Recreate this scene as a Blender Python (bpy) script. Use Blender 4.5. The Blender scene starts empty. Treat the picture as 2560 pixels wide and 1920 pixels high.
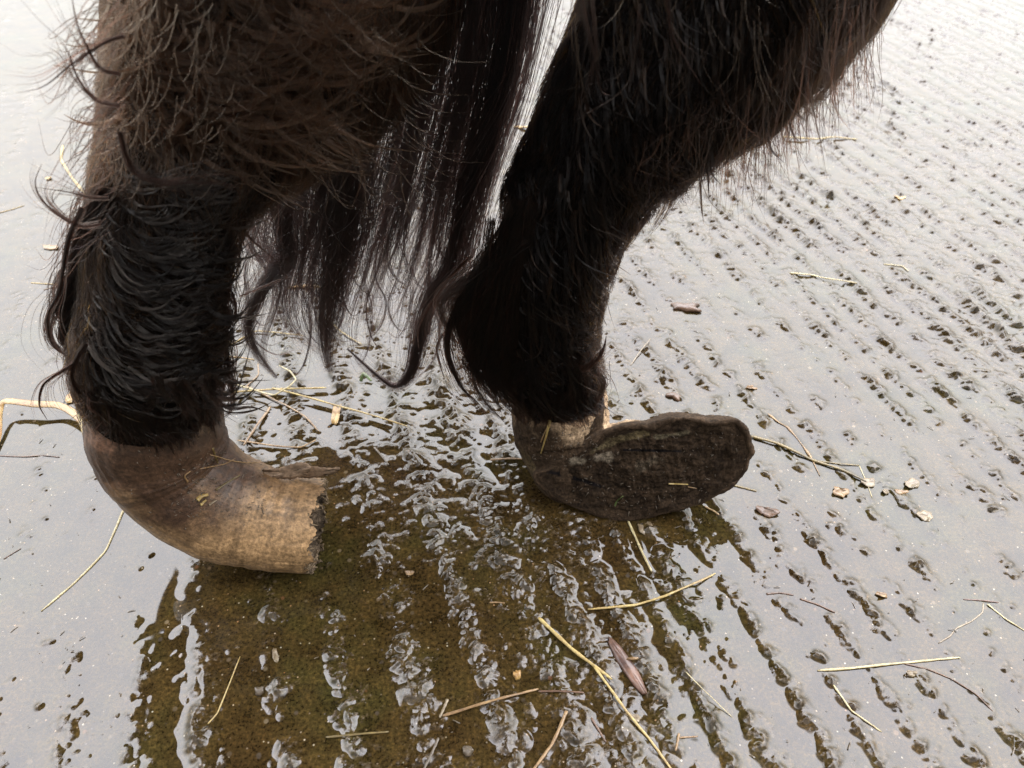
import bpy, bmesh, math, random, sys
import numpy as np
from mathutils import Vector
from mathutils.bvhtree import BVHTree
R = math.radians
rng = np.random.default_rng(7); random.seed(7)
sc = bpy.context.scene; COL = sc.collection

# ------------------------------------------------------------------ camera
CH, PITCH, F = 0.6, 43.0, 1934.0
cd = bpy.data.cameras.new('camera'); cam = bpy.data.objects.new('camera', cd); COL.objects.link(cam)
cam.location = (0, 0, CH); cam.rotation_euler = (R(90 - PITCH), 0, 0)
cd.lens = 36 * F / 2560; cd.sensor_width = 36; cd.clip_start = 0.01; cd.clip_end = 500
cd.dof.use_dof = True; cd.dof.focus_distance = 0.66; cd.dof.aperture_fstop = 8.5
sc.camera = cam

# ------------------------------------------------------------------ sky, sun, exposure
SUN_EL, SUN_AZ = 50, 115          # sun behind cloud, to the right
w = bpy.data.worlds.new('World'); sc.world = w; w.use_nodes = True
nt = w.node_tree; N = nt.nodes; L = nt.links; N.clear()
def wn(t, **k):
    n = N.new(t)
    for a, b in k.items(): setattr(n, a, b)
    return n
out = wn('ShaderNodeOutputWorld'); bg = wn('ShaderNodeBackground'); bg.inputs[1].default_value = 0.1
sky = wn('ShaderNodeTexSky', sky_type='NISHITA', sun_disc=False)
sky.sun_elevation = R(SUN_EL); sky.sun_rotation = R(SUN_AZ); sky.dust_density = 5; sky.air_density = 1
tc = wn('ShaderNodeTexCoord'); sep = wn('ShaderNodeSeparateXYZ'); L.new(tc.outputs['Generated'], sep.inputs[0])
ns = wn('ShaderNodeTexNoise'); ns.inputs['Scale'].default_value = 2.2; ns.inputs['Detail'].default_value = 3
L.new(tc.outputs['Generated'], ns.inputs['Vector'])
off = wn('ShaderNodeMath', operation='MULTIPLY_ADD'); off.inputs[1].default_value = 0.03; off.inputs[2].default_value = -0.015
L.new(ns.outputs['Fac'], off.inputs[0])
el = wn('ShaderNodeMath', operation='ADD'); L.new(sep.outputs['Z'], el.inputs[0]); L.new(off.outputs[0], el.inputs[1])
# cloud brightness by height: hazy horizon, bright middle, darkened overhead in place of an unseen roof
rp = wn('ShaderNodeValToRGB'); cr = rp.color_ramp
def stops(cr, lst):
    while len(cr.elements) > 1: cr.elements.remove(cr.elements[-1])
    cr.elements[0].position = lst[0][0]; cr.elements[0].color = (*lst[0][1], 1)
    for p, c in lst[1:]:
        e = cr.elements.new(p); e.color = (*c, 1)
stops(cr, [(0.0, (.12, .125, .12)), (0.2, (.21, .215, .216)), (0.3, (.31, .315, .317)), (0.5, (.56, .565, .58)), (0.70, (.85, .855, .89)),
           (0.935, (.98, .98, 1.06)), (0.96, (.08, .08, .085)), (1.0, (.04, .04, .042))])
L.new(el.outputs[0], rp.inputs[0])
# sky dimmed behind the camera, standing in for unseen buildings
rb = wn('ShaderNodeMapRange'); rb.inputs['From Min'].default_value = -0.25; rb.inputs['From Max'].default_value = 0.15
rb.inputs['To Min'].default_value = 0.12; rb.inputs['To Max'].default_value = 1.0
L.new(sep.outputs['Y'], rb.inputs['Value'])
mixc = wn('ShaderNodeMix', data_type='RGBA'); mixc.inputs[0].default_value = 0.97
L.new(sky.outputs[0], mixc.inputs[6]); mixc.inputs[7].default_value = (60, 60, 60, 1)
m1 = wn('ShaderNodeMix', data_type='RGBA', blend_type='MULTIPLY'); m1.inputs[0].default_value = 1
L.new(mixc.outputs[2], m1.inputs[6]); L.new(rp.outputs[0], m1.inputs[7])
m2 = wn('ShaderNodeVectorMath', operation='SCALE'); L.new(m1.outputs[2], m2.inputs[0]); L.new(rb.outputs[0], m2.inputs['Scale'])
L.new(m2.outputs[0], bg.inputs[0]); L.new(bg.outputs[0], out.inputs[0])
sl = bpy.data.lights.new('sun', 'SUN'); sl.energy = 0.5; sl.angle = R(25); sl.color = (1, .96, .9)
so = bpy.data.objects.new('sun', sl); COL.objects.link(so); so.location = (0, 2, 3)
sd = Vector((math.sin(R(SUN_AZ)) * math.cos(R(SUN_EL)), math.cos(R(SUN_AZ)) * math.cos(R(SUN_EL)), math.sin(R(SUN_EL))))
so.rotation_euler = sd.to_track_quat('Z', 'Y').to_euler()
sc.view_settings.view_transform = 'Standard'; sc.view_settings.look = 'None'
sc.view_settings.exposure = 1.15; sc.view_settings.gamma = 1
sc.render.engine = 'CYCLES'
sc.cycles.max_bounces = 8; sc.cycles.transparent_max_bounces = 16; sc.cycles.use_denoising = True
sc.cycles_curves.shape = 'RIBBONS' if hasattr(sc, 'cycles_curves') else None

# ------------------------------------------------------------------ helpers
cp, sp = math.cos(R(PITCH)), math.sin(R(PITCH))
def ray(px, py):
    px = np.asarray(px, float); py = np.asarray(py, float)
    a = px - 1280; b = 960 - py
    return np.stack([a, F * cp + b * sp, -F * sp + b * cp], -1)
O = np.array([0, 0, CH])
def P(px, py, y):                       # the point of the photo at px,py that stands y metres ahead
    r = ray(px, py); t = np.asarray(y, float) / r[..., 1]
    return O + r * t[..., None]
def PS(px, py, y): return y / ray(px, py)[..., 1]      # metres per pixel there
def G(px, py, z=0.0):
    r = ray(px, py); t = (z - CH) / r[..., 2]
    return O + r * t[..., None]
def GS(px, py): return (-CH) / ray(px, py)[..., 2]
def proj(p):
    d = p - O
    z = d[..., 1] * cp - d[..., 2] * sp
    u = d[..., 1] * sp + d[..., 2] * cp
    return 1280 + F * d[..., 0] / z, 960 - F * u / z

def tag(o, label=None, cat=None, group=None, kind=None):
    if label: o['label'] = label
    if cat: o['category'] = cat
    if group: o['group'] = group
    if kind: o['kind'] = kind
    return o
def link(name, me, mat=None, parent=None):
    o = bpy.data.objects.new(name, me); COL.objects.link(o)
    if mat: me.materials.append(mat)
    if parent: o.parent = parent
    return o
def mesh_np(name, v, f, smooth=True):
    me = bpy.data.meshes.new(name)
    v = np.asarray(v, np.float32)
    if isinstance(f, np.ndarray):
        n = f.shape[1]; me.vertices.add(len(v)); me.vertices.foreach_set('co', v.ravel())
        me.loops.add(f.size); me.loops.foreach_set('vertex_index', f.astype(np.int32).ravel())
        me.polygons.add(len(f)); me.polygons.foreach_set('loop_start', np.arange(0, f.size, n, dtype=np.int32))
        me.update(calc_edges=True)
    else:
        me.from_pydata(v.tolist(), [], f)
    if smooth: me.shade_smooth()
    return me
def vcol(me, c, name='tint'):
    c = np.asarray(c, np.float32)
    a = me.attributes.new(name, 'FLOAT_COLOR', 'POINT')
    a.data.foreach_set('color', np.concatenate([c, np.ones((len(c), 1), np.float32)], 1).ravel())

# lattice noise ---------------------------------------------------------------
LAT = rng.random((256, 256)).astype(np.float32)
def vn(x, y, s=0):
    x = x + s * 17.37; y = y + s * 31.71
    xi = np.floor(x).astype(int); yi = np.floor(y).astype(int)
    fx = x - xi; fy = y - yi
    fx = fx * fx * fx * (fx * (fx * 6 - 15) + 10); fy = fy * fy * fy * (fy * (fy * 6 - 15) + 10)
    a = LAT[xi & 255, yi & 255]; b = LAT[(xi + 1) & 255, yi & 255]
    c = LAT[xi & 255, (yi + 1) & 255]; d = LAT[(xi + 1) & 255, (yi + 1) & 255]
    return (a + (b - a) * fx + (c - a) * fy + (a - b - c + d) * fx * fy) * 2 - 1
def fbm(x, y, f, o=4, s=0, g=.5):
    t = 0; a = 1; n = 0
    for i in range(o):
        ca, sa = math.cos(i * 1.1), math.sin(i * 1.1)
        t = t + a * vn((x * ca - y * sa) * f, (x * sa + y * ca) * f, s + i); n += a; a *= g; f *= 2.03
    return t / n
_A, _B, _C = .62, 1.13, .41
ROT = np.array([[math.cos(_A), -math.sin(_A), 0], [math.sin(_A), math.cos(_A), 0], [0, 0, 1]]) @ np.array([[1, 0, 0], [0, math.cos(_B), -math.sin(_B)], [0, math.sin(_B), math.cos(_B)]]) @ np.array([[math.cos(_C), 0, math.sin(_C)], [0, 1, 0], [-math.sin(_C), 0, math.cos(_C)]])
def fbm3(p, f, o=3, s=0):
    p = p @ ROT
    return (fbm(p[:, 0], p[:, 1], f, o, s) + fbm(p[:, 1], p[:, 2], f, o, s + 5) + fbm(p[:, 2], p[:, 0], f, o, s + 9)) / 1.8
def sstep(a, b, x):
    t = np.clip((x - a) / (b - a), 0, 1); return t * t * (3 - 2 * t)

# ------------------------------------------------------------------ materials
def mat(name):
    m = bpy.data.materials.new(name); m.use_nodes = True
    n = m.node_tree.nodes; n.clear(); l = m.node_tree.links
    o = n.new('ShaderNodeOutputMaterial'); b = n.new('ShaderNodeBsdfPrincipled'); l.new(b.outputs[0], o.inputs[0])
    return m, n, l, b
def noise(n, l, vec, scale, detail=4, rough=.6):
    t = n.new('ShaderNodeTexNoise'); t.inputs['Scale'].default_value = scale; t.inputs['Detail'].default_value = detail
    t.inputs['Roughness'].default_value = rough; l.new(vec, t.inputs['Vector']); return t.outputs['Fac']
def ramp(n, l, fac, lst):
    r = n.new('ShaderNodeValToRGB'); stops(r.color_ramp, lst); l.new(fac, r.inputs[0]); return r.outputs[0]
def mixn(n, l, f, a, b, mode='MIX'):
    m = n.new('ShaderNodeMix'); m.data_type = 'RGBA'; m.blend_type = mode
    for s, v in ((m.inputs[0], f), (m.inputs[6], a), (m.inputs[7], b)):
        if isinstance(v, (int, float)): s.default_value = v
        elif isinstance(v, tuple): s.default_value = (*v, 1)
        else: l.new(v, s)
    return m.outputs[2]
def bump(n, l, h, dist, strength=1.0):
    b = n.new('ShaderNodeBump'); b.inputs['Distance'].default_value = dist
    if isinstance(strength, float): b.inputs['Strength'].default_value = strength
    else: l.new(strength, b.inputs['Strength'])
    l.new(h, b.inputs['Height']); return b.outputs[0]

def ground_mat():
    m, n, l, b = mat('wet_mud')
    g = n.new('ShaderNodeNewGeometry').outputs['Position']
    at = n.new('ShaderNodeAttribute'); at.attribute_name = 'crust'; cru = at.outputs['Fac']
    n1 = noise(n, l, g, 9, 5); n2 = noise(n, l, g, 330, 6, .72); n3 = noise(n, l, g, 900, 3, .7)
    c1 = ramp(n, l, n1, [(.35, (.024, .0145, .0055)), (.5, (.033, .022, .0078)), (.65, (.026, .022, .0072))])
    c2 = ramp(n, l, n2, [(.3, (.35, .32, .28)), (.5, (1, 1, 1)), (.68, (2.2, 2.0, 1.7))])
    c = mixn(n, l, 1.0, c1, c2, 'MULTIPLY')
    # grit: small light and dark stones
    v = n.new('ShaderNodeTexVoronoi'); v.inputs['Scale'].default_value = 260; v.inputs['Randomness'].default_value = 1; l.new(g, v.inputs['Vector'])
    gm = ramp(n, l, v.outputs['Distance'], [(.10, (1, 1, 1)), (.24, (0, 0, 0))])
    sc2 = n.new('ShaderNodeSeparateColor'); l.new(v.outputs['Color'], sc2.inputs[0])
    gsel = ramp(n, l, sc2.outputs[0], [(.86, (0, 0, 0)), (.88, (1, 1, 1))])
    gmask = mixn(n, l, 1.0, gm, gsel, 'MULTIPLY')
    gcol = ramp(n, l, sc2.outputs[1], [(.0, (.05, .045, .05)), (.4, (.16, .12, .08)), (.6, (.30, .27, .2)), (.8, (.2, .09, .03)), (1, (.4, .36, .28))])
    c = mixn(n, l, gmask, c, gcol)
    v2 = n.new('ShaderNodeTexVoronoi'); v2.inputs['Scale'].default_value = 95; l.new(g, v2.inputs['Vector'])
    s2 = n.new('ShaderNodeSeparateColor'); l.new(v2.outputs['Color'], s2.inputs[0])
    m2_ = mixn(n, l, 1.0, ramp(n, l, v2.outputs['Distance'], [(.14, (1, 1, 1)), (.22, (0, 0, 0))]), ramp(n, l, s2.outputs[0], [(.80, (0, 0, 0)), (.83, (.75, .75, .75))]), 'MULTIPLY')
    c = mixn(n, l, m2_, c, ramp(n, l, s2.outputs[1], [(.0, (.03, .028, .028)), (.5, (.075, .055, .035)), (.8, (.13, .10, .06)), (1, (.10, .04, .015))]))
    c = mixn(n, l, 1.0, c, ramp(n, l, noise(n, l, g, 42, 5, .65), [(.3, (.5, .48, .44)), (.5, (1, 1, 1)), (.7, (1.45, 1.4, 1.3))]), 'MULTIPLY')
    crc = ramp(n, l, n2, [(.3, (.016, .010, .005)), (.5, (.045, .031, .017)), (.7, (.15, .115, .075))])
    c = mixn(n, l, cru, c, crc)
    l.new(c, b.inputs['Base Color']); b.inputs['Roughness'].default_value = .8; b.inputs['Specular IOR Level'].default_value = 0
    b1 = bump(n, l, n2, .0015, .7)
    l.new(b1, b.inputs['Normal'])
    # water film on top: still between the ridges, broken by grit on them
    cwt = n.new('ShaderNodeMapRange'); cwt.inputs['To Min'].default_value = 1; cwt.inputs['To Max'].default_value = 1; l.new(cru, cwt.inputs['Value']); l.new(cwt.outputs[0], b.inputs['Coat Weight']); b.inputs['Coat IOR'].default_value = 1.46
    cs = n.new('ShaderNodeMath'); cs.operation = 'MULTIPLY'; cs.inputs[1].default_value = .30; l.new(cru, cs.inputs[0])
    b3 = bump(n, l, n3, .0011, cs.outputs[0])
    l.new(b3, b.inputs['Coat Normal'])
    rr = n.new('ShaderNodeMapRange'); rr.inputs['To Min'].default_value = .02; rr.inputs['To Max'].default_value = .035
    l.new(cru, rr.inputs['Value']); l.new(rr.outputs[0], b.inputs['Coat Roughness'])
    return m
def tint_mat(name, rough=.7, bscale=400, bdist=.001, coat=0, spec=.3, rings=False, contrast=.5):
    m, n, l, b = mat(name)
    a = n.new('ShaderNodeAttribute'); a.attribute_name = 'tint'
    g = n.new('ShaderNodeNewGeometry').outputs['Position']
    n1 = noise(n, l, g, bscale, 6, .7); n2 = noise(n, l, g, bscale * .25, 4, .6)
    lo = 1 - contrast; hi = 1 + contrast
    c = mixn(n, l, 1.0, a.outputs['Color'], ramp(n, l, n1, [(.3, (lo,) * 3), (.7, (hi,) * 3)]), 'MULTIPLY')
    c = mixn(n, l, 1.0, c, ramp(n, l, n2, [(.35, (.75, .74, .72)), (.65, (1.2, 1.2, 1.2))]), 'MULTIPLY')
    l.new(c, b.inputs['Base Color']); b.inputs['Roughness'].default_value = rough
    b.inputs['Specular IOR Level'].default_value = spec; b.inputs['Coat Weight'].default_value = coat; b.inputs['Coat Roughness'].default_value = .25
    l.new(bump(n, l, n1, bdist, .8), b.inputs['Normal'])
    return m
def hair_mat(name, rgb, rough=.3, ior=1.24):
    m = bpy.data.materials.new(name); m.use_nodes = True
    n = m.node_tree.nodes; n.clear(); l = m.node_tree.links
    o = n.new('ShaderNodeOutputMaterial'); h = n.new('ShaderNodeBsdfHairPrincipled')
    h.model = 'CHIANG'; h.parametrization = 'COLOR'
    a = n.new('ShaderNodeAttribute'); a.attribute_name = 'tint'
    l.new(a.outputs['Color'], h.inputs['Color'])
    h.inputs['Roughness'].default_value = rough; h.inputs['Radial Roughness'].default_value = .4
    h.inputs['Random Roughness'].default_value = .35; h.inputs['IOR'].default_value = ior
    l.new(h.outputs[0], o.inputs[0]); return m
def skin_mat():
    m, n, l, b = mat('dark_undercoat'); b.inputs['Base Color'].default_value = (.006, .0045, .004, 1)
    b.inputs['Roughness'].default_value = .9; b.inputs['Specular IOR Level'].default_value = .05
    g = n.new('ShaderNodeNewGeometry').outputs['Position']
    l.new(bump(n, l, noise(n, l, g, 120, 5), .004, .9), b.inputs['Normal'])
    l.new(ramp(n, l, noise(n, l, g, 60, 4), [(.3, (.003, .0025, .002)), (.7, (.010, .007, .005))]), b.inputs['Base Color']); return m
def straw_mat(name, ca, cb):
    m, n, l, b = mat(name)
    t = n.new('ShaderNodeTexCoord').outputs['Object']
    n1 = noise(n, l, t, 300, 4); n2 = noise(n, l, t, 45, 3)
    c = ramp(n, l, n2, [(.35, ca), (.65, cb)])
    c = mixn(n, l, 1.0, c, ramp(n, l, n1, [(.3, (.6, .55, .5)), (.6, (1.1, 1.1, 1.1))]), 'MULTIPLY')
    l.new(c, b.inputs['Base Color']); b.inputs['Roughness'].default_value = .45; b.inputs['Coat Weight'].default_value = .3
    b.inputs['Coat Roughness'].default_value = .15
    l.new(bump(n, l, n1, .0004, .6), b.inputs['Normal']); return m
MG = ground_mat(); MSKIN = skin_mat()
SM = {
 'pale': straw_mat('pale_straw', (.30, .24, .11), (.42, .36, .19)),
 'yellow': straw_mat('yellow_straw', (.26, .17, .05), (.38, .29, .10)),
 'tan': straw_mat('tan_straw', (.16, .09, .035), (.27, .17, .07)),
 'brown': straw_mat('brown_straw', (.06, .028, .012), (.11, .055, .025)),
 'olive': straw_mat('olive_straw', (.07, .05, .015), (.17, .12, .035)),
 'dull': straw_mat('dull_straw', (.07, .055, .035), (.13, .10, .07)),
 'orange': straw_mat('orange_straw', (.26, .13, .03), (.38, .25, .08)),
 'cream': straw_mat('cream_flake', (.14, .10, .055), (.25, .20, .125)),
 'wood': straw_mat('red_wood', (.035, .013, .008), (.16, .085, .055)),
 'stone': straw_mat('wet_stone', (.022, .02, .018), (.05, .045, .038)),
 'green': straw_mat('green_blade', (.05, .09, .015), (.12, .14, .03)),
}

# ------------------------------------------------------------------ straws (pixels on the wet ground -> places on the ground)
# (name, category, material, width px, points, label)
ST = [
('straw_stalk', 'straw', 'pale', 8, [(327,1228),(319,1250),(264,1377),(185,1458),(102,1528)], 'bent pale straw stalk in smooth water below the heel of the horn-shaped hoof'),
('straw_stalk', 'straw', 'yellow', 12, [(1346,1546),(1435,1630),(1529,1703)], 'thick yellow straw crossing over a longer straw in the muddy foreground'),
('straw_stalk', 'straw', 'yellow', 9, [(1485,1672),(1562,1778),(1625,1850),(1690,1940)], 'long yellow straw running out of the bottom edge under a thicker one'),
('straw_stalk', 'straw', 'yellow', 8, [(1470,1526),(1582,1516),(1664,1493),(1750,1456),(1788,1433)], 'gently curved yellow straw at the edge of the dark reflection'),
('straw_stalk', 'straw', 'pale', 8, [(1569,1300),(1603,1375),(1629,1428)], 'short pale straw poking out below the dark hoof sole'),
('straw_stalk', 'straw', 'tan', 9, [(1106,1790),(1190,1768),(1257,1749),(1346,1723)], 'brown straw meeting a short pale one in a V at bottom centre'),
('straw_stub', 'straw', 'cream', 9, [(1119,1747),(1110,1770),(1099,1795)], 'short pale straw stub at the tip of the brown straw at bottom centre'),
('straw_stalk', 'straw', 'brown', 7, [(1346,1729),(1400,1730),(1460,1733)], 'dark brown straw half sunk beside the wood chip'),
('straw_stalk', 'straw', 'tan', 11, [(1416,1780),(1400,1820),(1379,1863),(1330,1930)], 'tan straw slanting out of the bottom edge right of centre'),
('straw_stalk', 'straw', 'dull', 9, [(1096,1845),(1080,1885),(1058,1930)], 'dull greyish straw slanting out of the bottom edge at the centre'),
('straw_stalk', 'straw', 'olive', 7, [(815,1845),(890,1838),(972,1829)], 'straight greenish straw lying level near the bottom edge'),
('straw_stalk', 'straw', 'pale', 8, [(2044,1676),(2130,1671),(2230,1660),(2330,1650),(2400,1644)], 'long pale straw lying level in the water at lower right'),
('straw_stalk', 'straw', 'pale', 6, [(2083,1713),(2105,1745),(2128,1778),(2170,1806),(2205,1829)], 'kinked pale straw just below the long level one at lower right'),
('straw_fibre', 'straw', 'pale', 3, [(1713,1684),(1758,1729),(1831,1792)], 'hair-thin pale fibre in the water right of the wood chip'),
('twig', 'twig', 'brown', 7, [(1916,1484),(1950,1481),(1984,1487)], 'short brown twig, left one of two small dark twigs in line'),
('twig', 'twig', 'brown', 7, [(2000,1496),(2045,1511),(2088,1531)], 'brown twig pointing down right, right one of two small dark twigs'),
('straw_fibre', 'straw', 'cream', 5, [(2347,1607),(2375,1590),(2392,1570),(2430,1552),(2457,1530),(2459,1507)], 'hooked whitish fibre near the right edge'),
('twig', 'twig', 'wood', 5, [(2409,1497),(2450,1500),(2496,1506)], 'thin red-brown twig above the hooked whitish fibre'),
('straw_fibre', 'straw', 'pale', 5, [(2468,1510),(2515,1548),(2570,1580)], 'thin pale straw running out of the right edge'),
('straw_stalk', 'straw', 'brown', 5, [(2250,1656),(2320,1672),(2380,1697),(2440,1735),(2482,1778)], 'dark thin stalk curving down from under the long level straw'),
('straw_stalk', 'straw', 'olive', 11, [(1875,1092),(1940,1112),(2006,1141),(2046,1157),(2110,1180),(2165,1206)], 'long olive stalk running right from the tip of the upturned hoof'),
('seed_stem', 'stem', 'tan', 7, [(1920,1035),(1945,1055),(1969,1068),(1995,1098),(2026,1141),(2050,1190)], 'tan seed stem crossing the olive stalk right of the upturned hoof'),
('straw_fibre', 'straw', 'olive', 5, [(2042,1153),(2095,1160),(2148,1163)], 'thin olive straw branching level from the crossed stalks'),
('straw_fibre', 'straw', 'pale', 3, [(2148,1161),(2165,1200),(2181,1243)], 'thin pale fibre hanging down among the cream flakes'),
('straw_stalk', 'straw', 'pale', 6, [(1973,685),(2030,690),(2067,700),(2142,714)], 'pale straw on the ridged mud upper right, clear of other straws'),
('straw_stalk', 'straw', 'olive', 8, [(1830,1212),(1862,1220),(1892,1228)], 'short olive straw showing beyond the lower right rim of the sole'),
('straw_stub', 'straw', 'tan', 7, [(1762,1265),(1780,1277),(1797,1290)], 'small tan straw stub just below the sole rim'),
('straw_stalk', 'straw', 'yellow', 6, [(1953,346),(2040,352),(2090,346),(2142,349)], 'yellow straw under the fringe of hair at upper right'),
('straw_fibre', 'straw', 'pale', 4, [(2209,661),(2254,665),(2272,678)], 'tiny bent pale straw far right on the ridged mud'),
('straw_fibre', 'straw', 'cream', 4, [(1576,913),(1600,882),(1626,850)], 'thin whitish straw slanting upwards right of the far leg'),
('straw_stalk', 'straw', 'yellow', 8, [(545,990),(620,985),(700,981),(818,978)], 'level yellow straw behind the near leg, topmost of the crossed bunch'),
('straw_stalk', 'straw', 'yellow', 7, [(683,981),(780,1006),(900,1040),(1020,1079)], 'longest straight yellow straw reaching toward the gap between the hooves'),
('straw_stalk', 'straw', 'pale', 6, [(550,962),(620,982),(690,1003),(728,985),(744,965),(730,946),(702,931)], 'pale straw looped back like a hook in the crossed bunch'),
('straw_stalk', 'straw', 'tan', 6, [(614,967),(660,988),(720,1018),(765,1045),(797,1078)], 'brownish curved straw below the long straight one between the legs'),
('straw_stalk', 'straw', 'tan', 5, [(617,967),(640,945),(646,935),(645,908)], 'short kinked straw pointing up behind the curled tail lock'),
('straw_stalk', 'straw', 'tan', 9, [(676,1016),(650,1060),(611,1120)], 'broad tan straw standing off the inner curve of the horn-shaped hoof'),
('straw_stalk', 'straw', 'tan', 6, [(595,1106),(680,1118),(753,1122),(791,1102)], 'straw with a bent tip lying along the top of the horn-shaped hoof'),
('straw_fibre', 'straw', 'orange', 4, [(560,890),(600,893),(636,899)], 'thin orange straw next to the near leg under the tail lock'),
('straw_stalk', 'straw', 'yellow', 8, [(157,364),(153,400),(180,445),(215,487),(262,484)], 'bent yellow straw left of the near leg'),
('straw_fibre', 'straw', 'yellow', 4, [(-10,533),(30,523),(60,513)], 'straight yellow straw entering at the left edge'),
('straw_fibre', 'straw', 'yellow', 4, [(77,706),(115,709),(155,712)], 'upper thin straw of the pair left of the near leg'),
('straw_fibre', 'straw', 'tan', 4, [(108,724),(130,718),(155,714)], 'lower thin straw of the pair left of the near leg'),
('twig', 'twig', 'brown', 5, [(-10,1138),(60,1141),(110,1138),(148,1142)], 'dark rough twig in the water at the left edge'),
('straw_stalk', 'straw', 'orange', 13, [(720,720),(770,717),(825,724)], 'bright orange straw seen through the hanging tail'),
('straw_stub', 'straw', 'orange', 11, [(1285,317),(1312,322),(1345,326)], 'bright yellow straw bit in the gap between tail and far leg'),
('straw_stub', 'straw', 'tan', 8, [(1226,1156),(1270,1153),(1330,1152)], 'flat tan straw on the ground left of the far hoof'),
('straw_fibre', 'straw', 'yellow', 5, [(560,870),(640,830),(760,842)], 'pale straw half hidden behind the curled tail lock'),
('twig', 'twig', 'dull', 6, [(935,1118),(955,1140),(972,1162)], 'grey twig in the mud right of the horn tip'),
('straw_stub', 'straw', 'tan', 5, [(1224,1506),(1243,1505),(1262,1507)], 'tiny tan straw in the dark reflection between the hooves'),
('straw_stub', 'straw', 'brown', 7, [(1478,1795),(1500,1830),(1515,1855)], 'brown straw stub below the wood chip'),
('straw_fibre', 'straw', 'yellow', 5, [(520,1810),(545,1780),(600,1640)], 'thin straw on the mud below the horn-shaped hoof'),
('straw_stub', 'straw', 'tan', 8, [(1697,1835),(1692,1862),(1688,1880)], 'upright brown straw stub at the puddle edge lower right'),
('straw_stub', 'straw', 'tan', 6, [(1697,1844),(1720,1842),(1745,1840)], 'level tan straw stub touching the upright brown one'),
('straw_fibre', 'straw', 'yellow', 5, [(815,800),(850,830),(905,862)], 'thin yellow straw under the tail tips'),
('twig', 'twig', 'brown', 5, [(8,1397),(30,1383),(52,1370)], 'short dark twig near the left edge below the dark rough one'),
]
def spline(pts, n):
    pts = np.asarray(pts, float)
    if len(pts) == 2: pts = np.array([pts[0], pts.mean(0), pts[1]])
    q = np.vstack([2 * pts[0] - pts[1], pts, 2 * pts[-1] - pts[-2]])
    seg = len(pts) - 1; u = np.linspace(0, seg - 1e-6, n); i = u.astype(int); t = (u - i)[:, None]
    a, b, c, d = q[i], q[i + 1], q[i + 2], q[i + 3]
    return .5 * (2 * b + (c - a) * t + (2 * a - 5 * b + 4 * c - d) * t ** 2 + (3 * b - a - 3 * c + d) * t ** 3)
def tube_vf(pts, rad, n=12, cap=True, flat=1.0, up=None):
    pts = np.asarray(pts, float); k = len(pts); rad = np.broadcast_to(rad, (k,))
    tan = np.gradient(pts, axis=0); tan /= np.linalg.norm(tan, axis=1)[:, None]
    up = np.array([0, 0, 1.0] if up is None else up); vs = []
    for i in range(k):
        s = np.cross(tan[i], up); s /= np.linalg.norm(s) + 1e-9; u = np.cross(s, tan[i])
        a = np.linspace(0, 2 * math.pi, n, endpoint=False)
        vs.append(pts[i] + rad[i] * (np.cos(a)[:, None] * s + flat * np.sin(a)[:, None] * u))
    v = np.concatenate(vs); f = []
    for i in range(k - 1):
        for j in range(n):
            f.append((i * n + j, i * n + (j + 1) % n, (i + 1) * n + (j + 1) % n, (i + 1) * n + j))
    if cap: f += [tuple(range(n))[::-1], tuple(range((k - 1) * n, k * n))]
    return v, f
def lin(pts, n):
    pts = np.asarray(pts, float); k = len(pts) if len(pts) > 2 else 3
    if len(pts) == 2: pts = np.array([pts[0], pts.mean(0), pts[1]])
    u = np.linspace(0, k - 1, n); return np.stack([np.interp(u, np.arange(k), pts[:, 0]), np.interp(u, np.arange(k), pts[:, 1])], 1)
stamps = []      # straw segments for the meniscus
WZ = 0.0
STQ = []
for k, (nm, cat, mt, wd, pts, lab) in enumerate(ST):
    g = .25 * spline(pts, 8 * len(pts)) + .75 * lin(pts, 8 * len(pts)); q = G(g[:, 0], g[:, 1], 0.0012)
    r = .86 * wd * GS(*np.asarray(pts[len(pts) // 2], float)) / 2; q[:, :2] += .00004 * rng.standard_normal(q[:, :2].shape)
    STQ.append((q, r)); stamps.append((q[:, :2], r))

# ------------------------------------------------------------------ ground with a film of water
def grow(a, b, d0, rate, lim):
    o = [a]; d = d0
    while o[-1] < b: o.append(o[-1] + d); d = min(d * rate, lim)
    return o
ys = np.array(list(reversed([.2 - (t - .2) for t in grow(.2, .5, .003, 1.25, 1)[1:]])) + list(np.arange(.2, .62, .0009)) + grow(.62, 2.6, .0009, 1.0021, .008) + grow(2.62, 60, .03, 1.25, 8))
xc = np.arange(-.42, .42, .0009)
sd_ = [t for t in grow(.42, 1.9, .0010, 1.004, .006)] + grow(1.93, 60, .05, 1.3, 10)
xs = np.concatenate([-np.array(sd_)[::-1], xc[1:-1], np.array(sd_)])
ys = np.unique(ys); xs = np.unique(xs)
X, Y = np.meshgrid(xs, ys); X = X.astype(np.float64)
th = R(18.4); c_ = X * math.cos(th) + Y * math.sin(th); a_ = -X * math.sin(th) + Y * math.cos(th)
cw = c_ + .006 * fbm(X, Y, 9, 3, 3) + .002 * fbm(X, Y, 45, 2, 4)
ph = (cw - .063) / .052 + .45 * np.maximum(0, cw - .13) / .052 + .22 * vn(cw * 26, cw * 0, 77); spc = np.where(cw > .13, .036, .052); dd = (ph - np.round(ph)) * spc
side = np.where(dd > 0, .23, .17) * spc
ridge = np.exp(-(dd / side) ** 2)
rid = np.round(ph)
alongm = .52 + .85 * fbm(rid * 3.3 + 50, a_ * 14, 1, 3, 8) + .5 * fbm(X, Y, 22, 2, 9)
amap = sstep(-.36, -.22, X + .10 * (Y - .45)) * .85 + .15
amap *= .75 + .5 * fbm(X, Y, 3.0, 2, 11)
broad = fbm(X, Y, 5, 3, 21)
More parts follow.
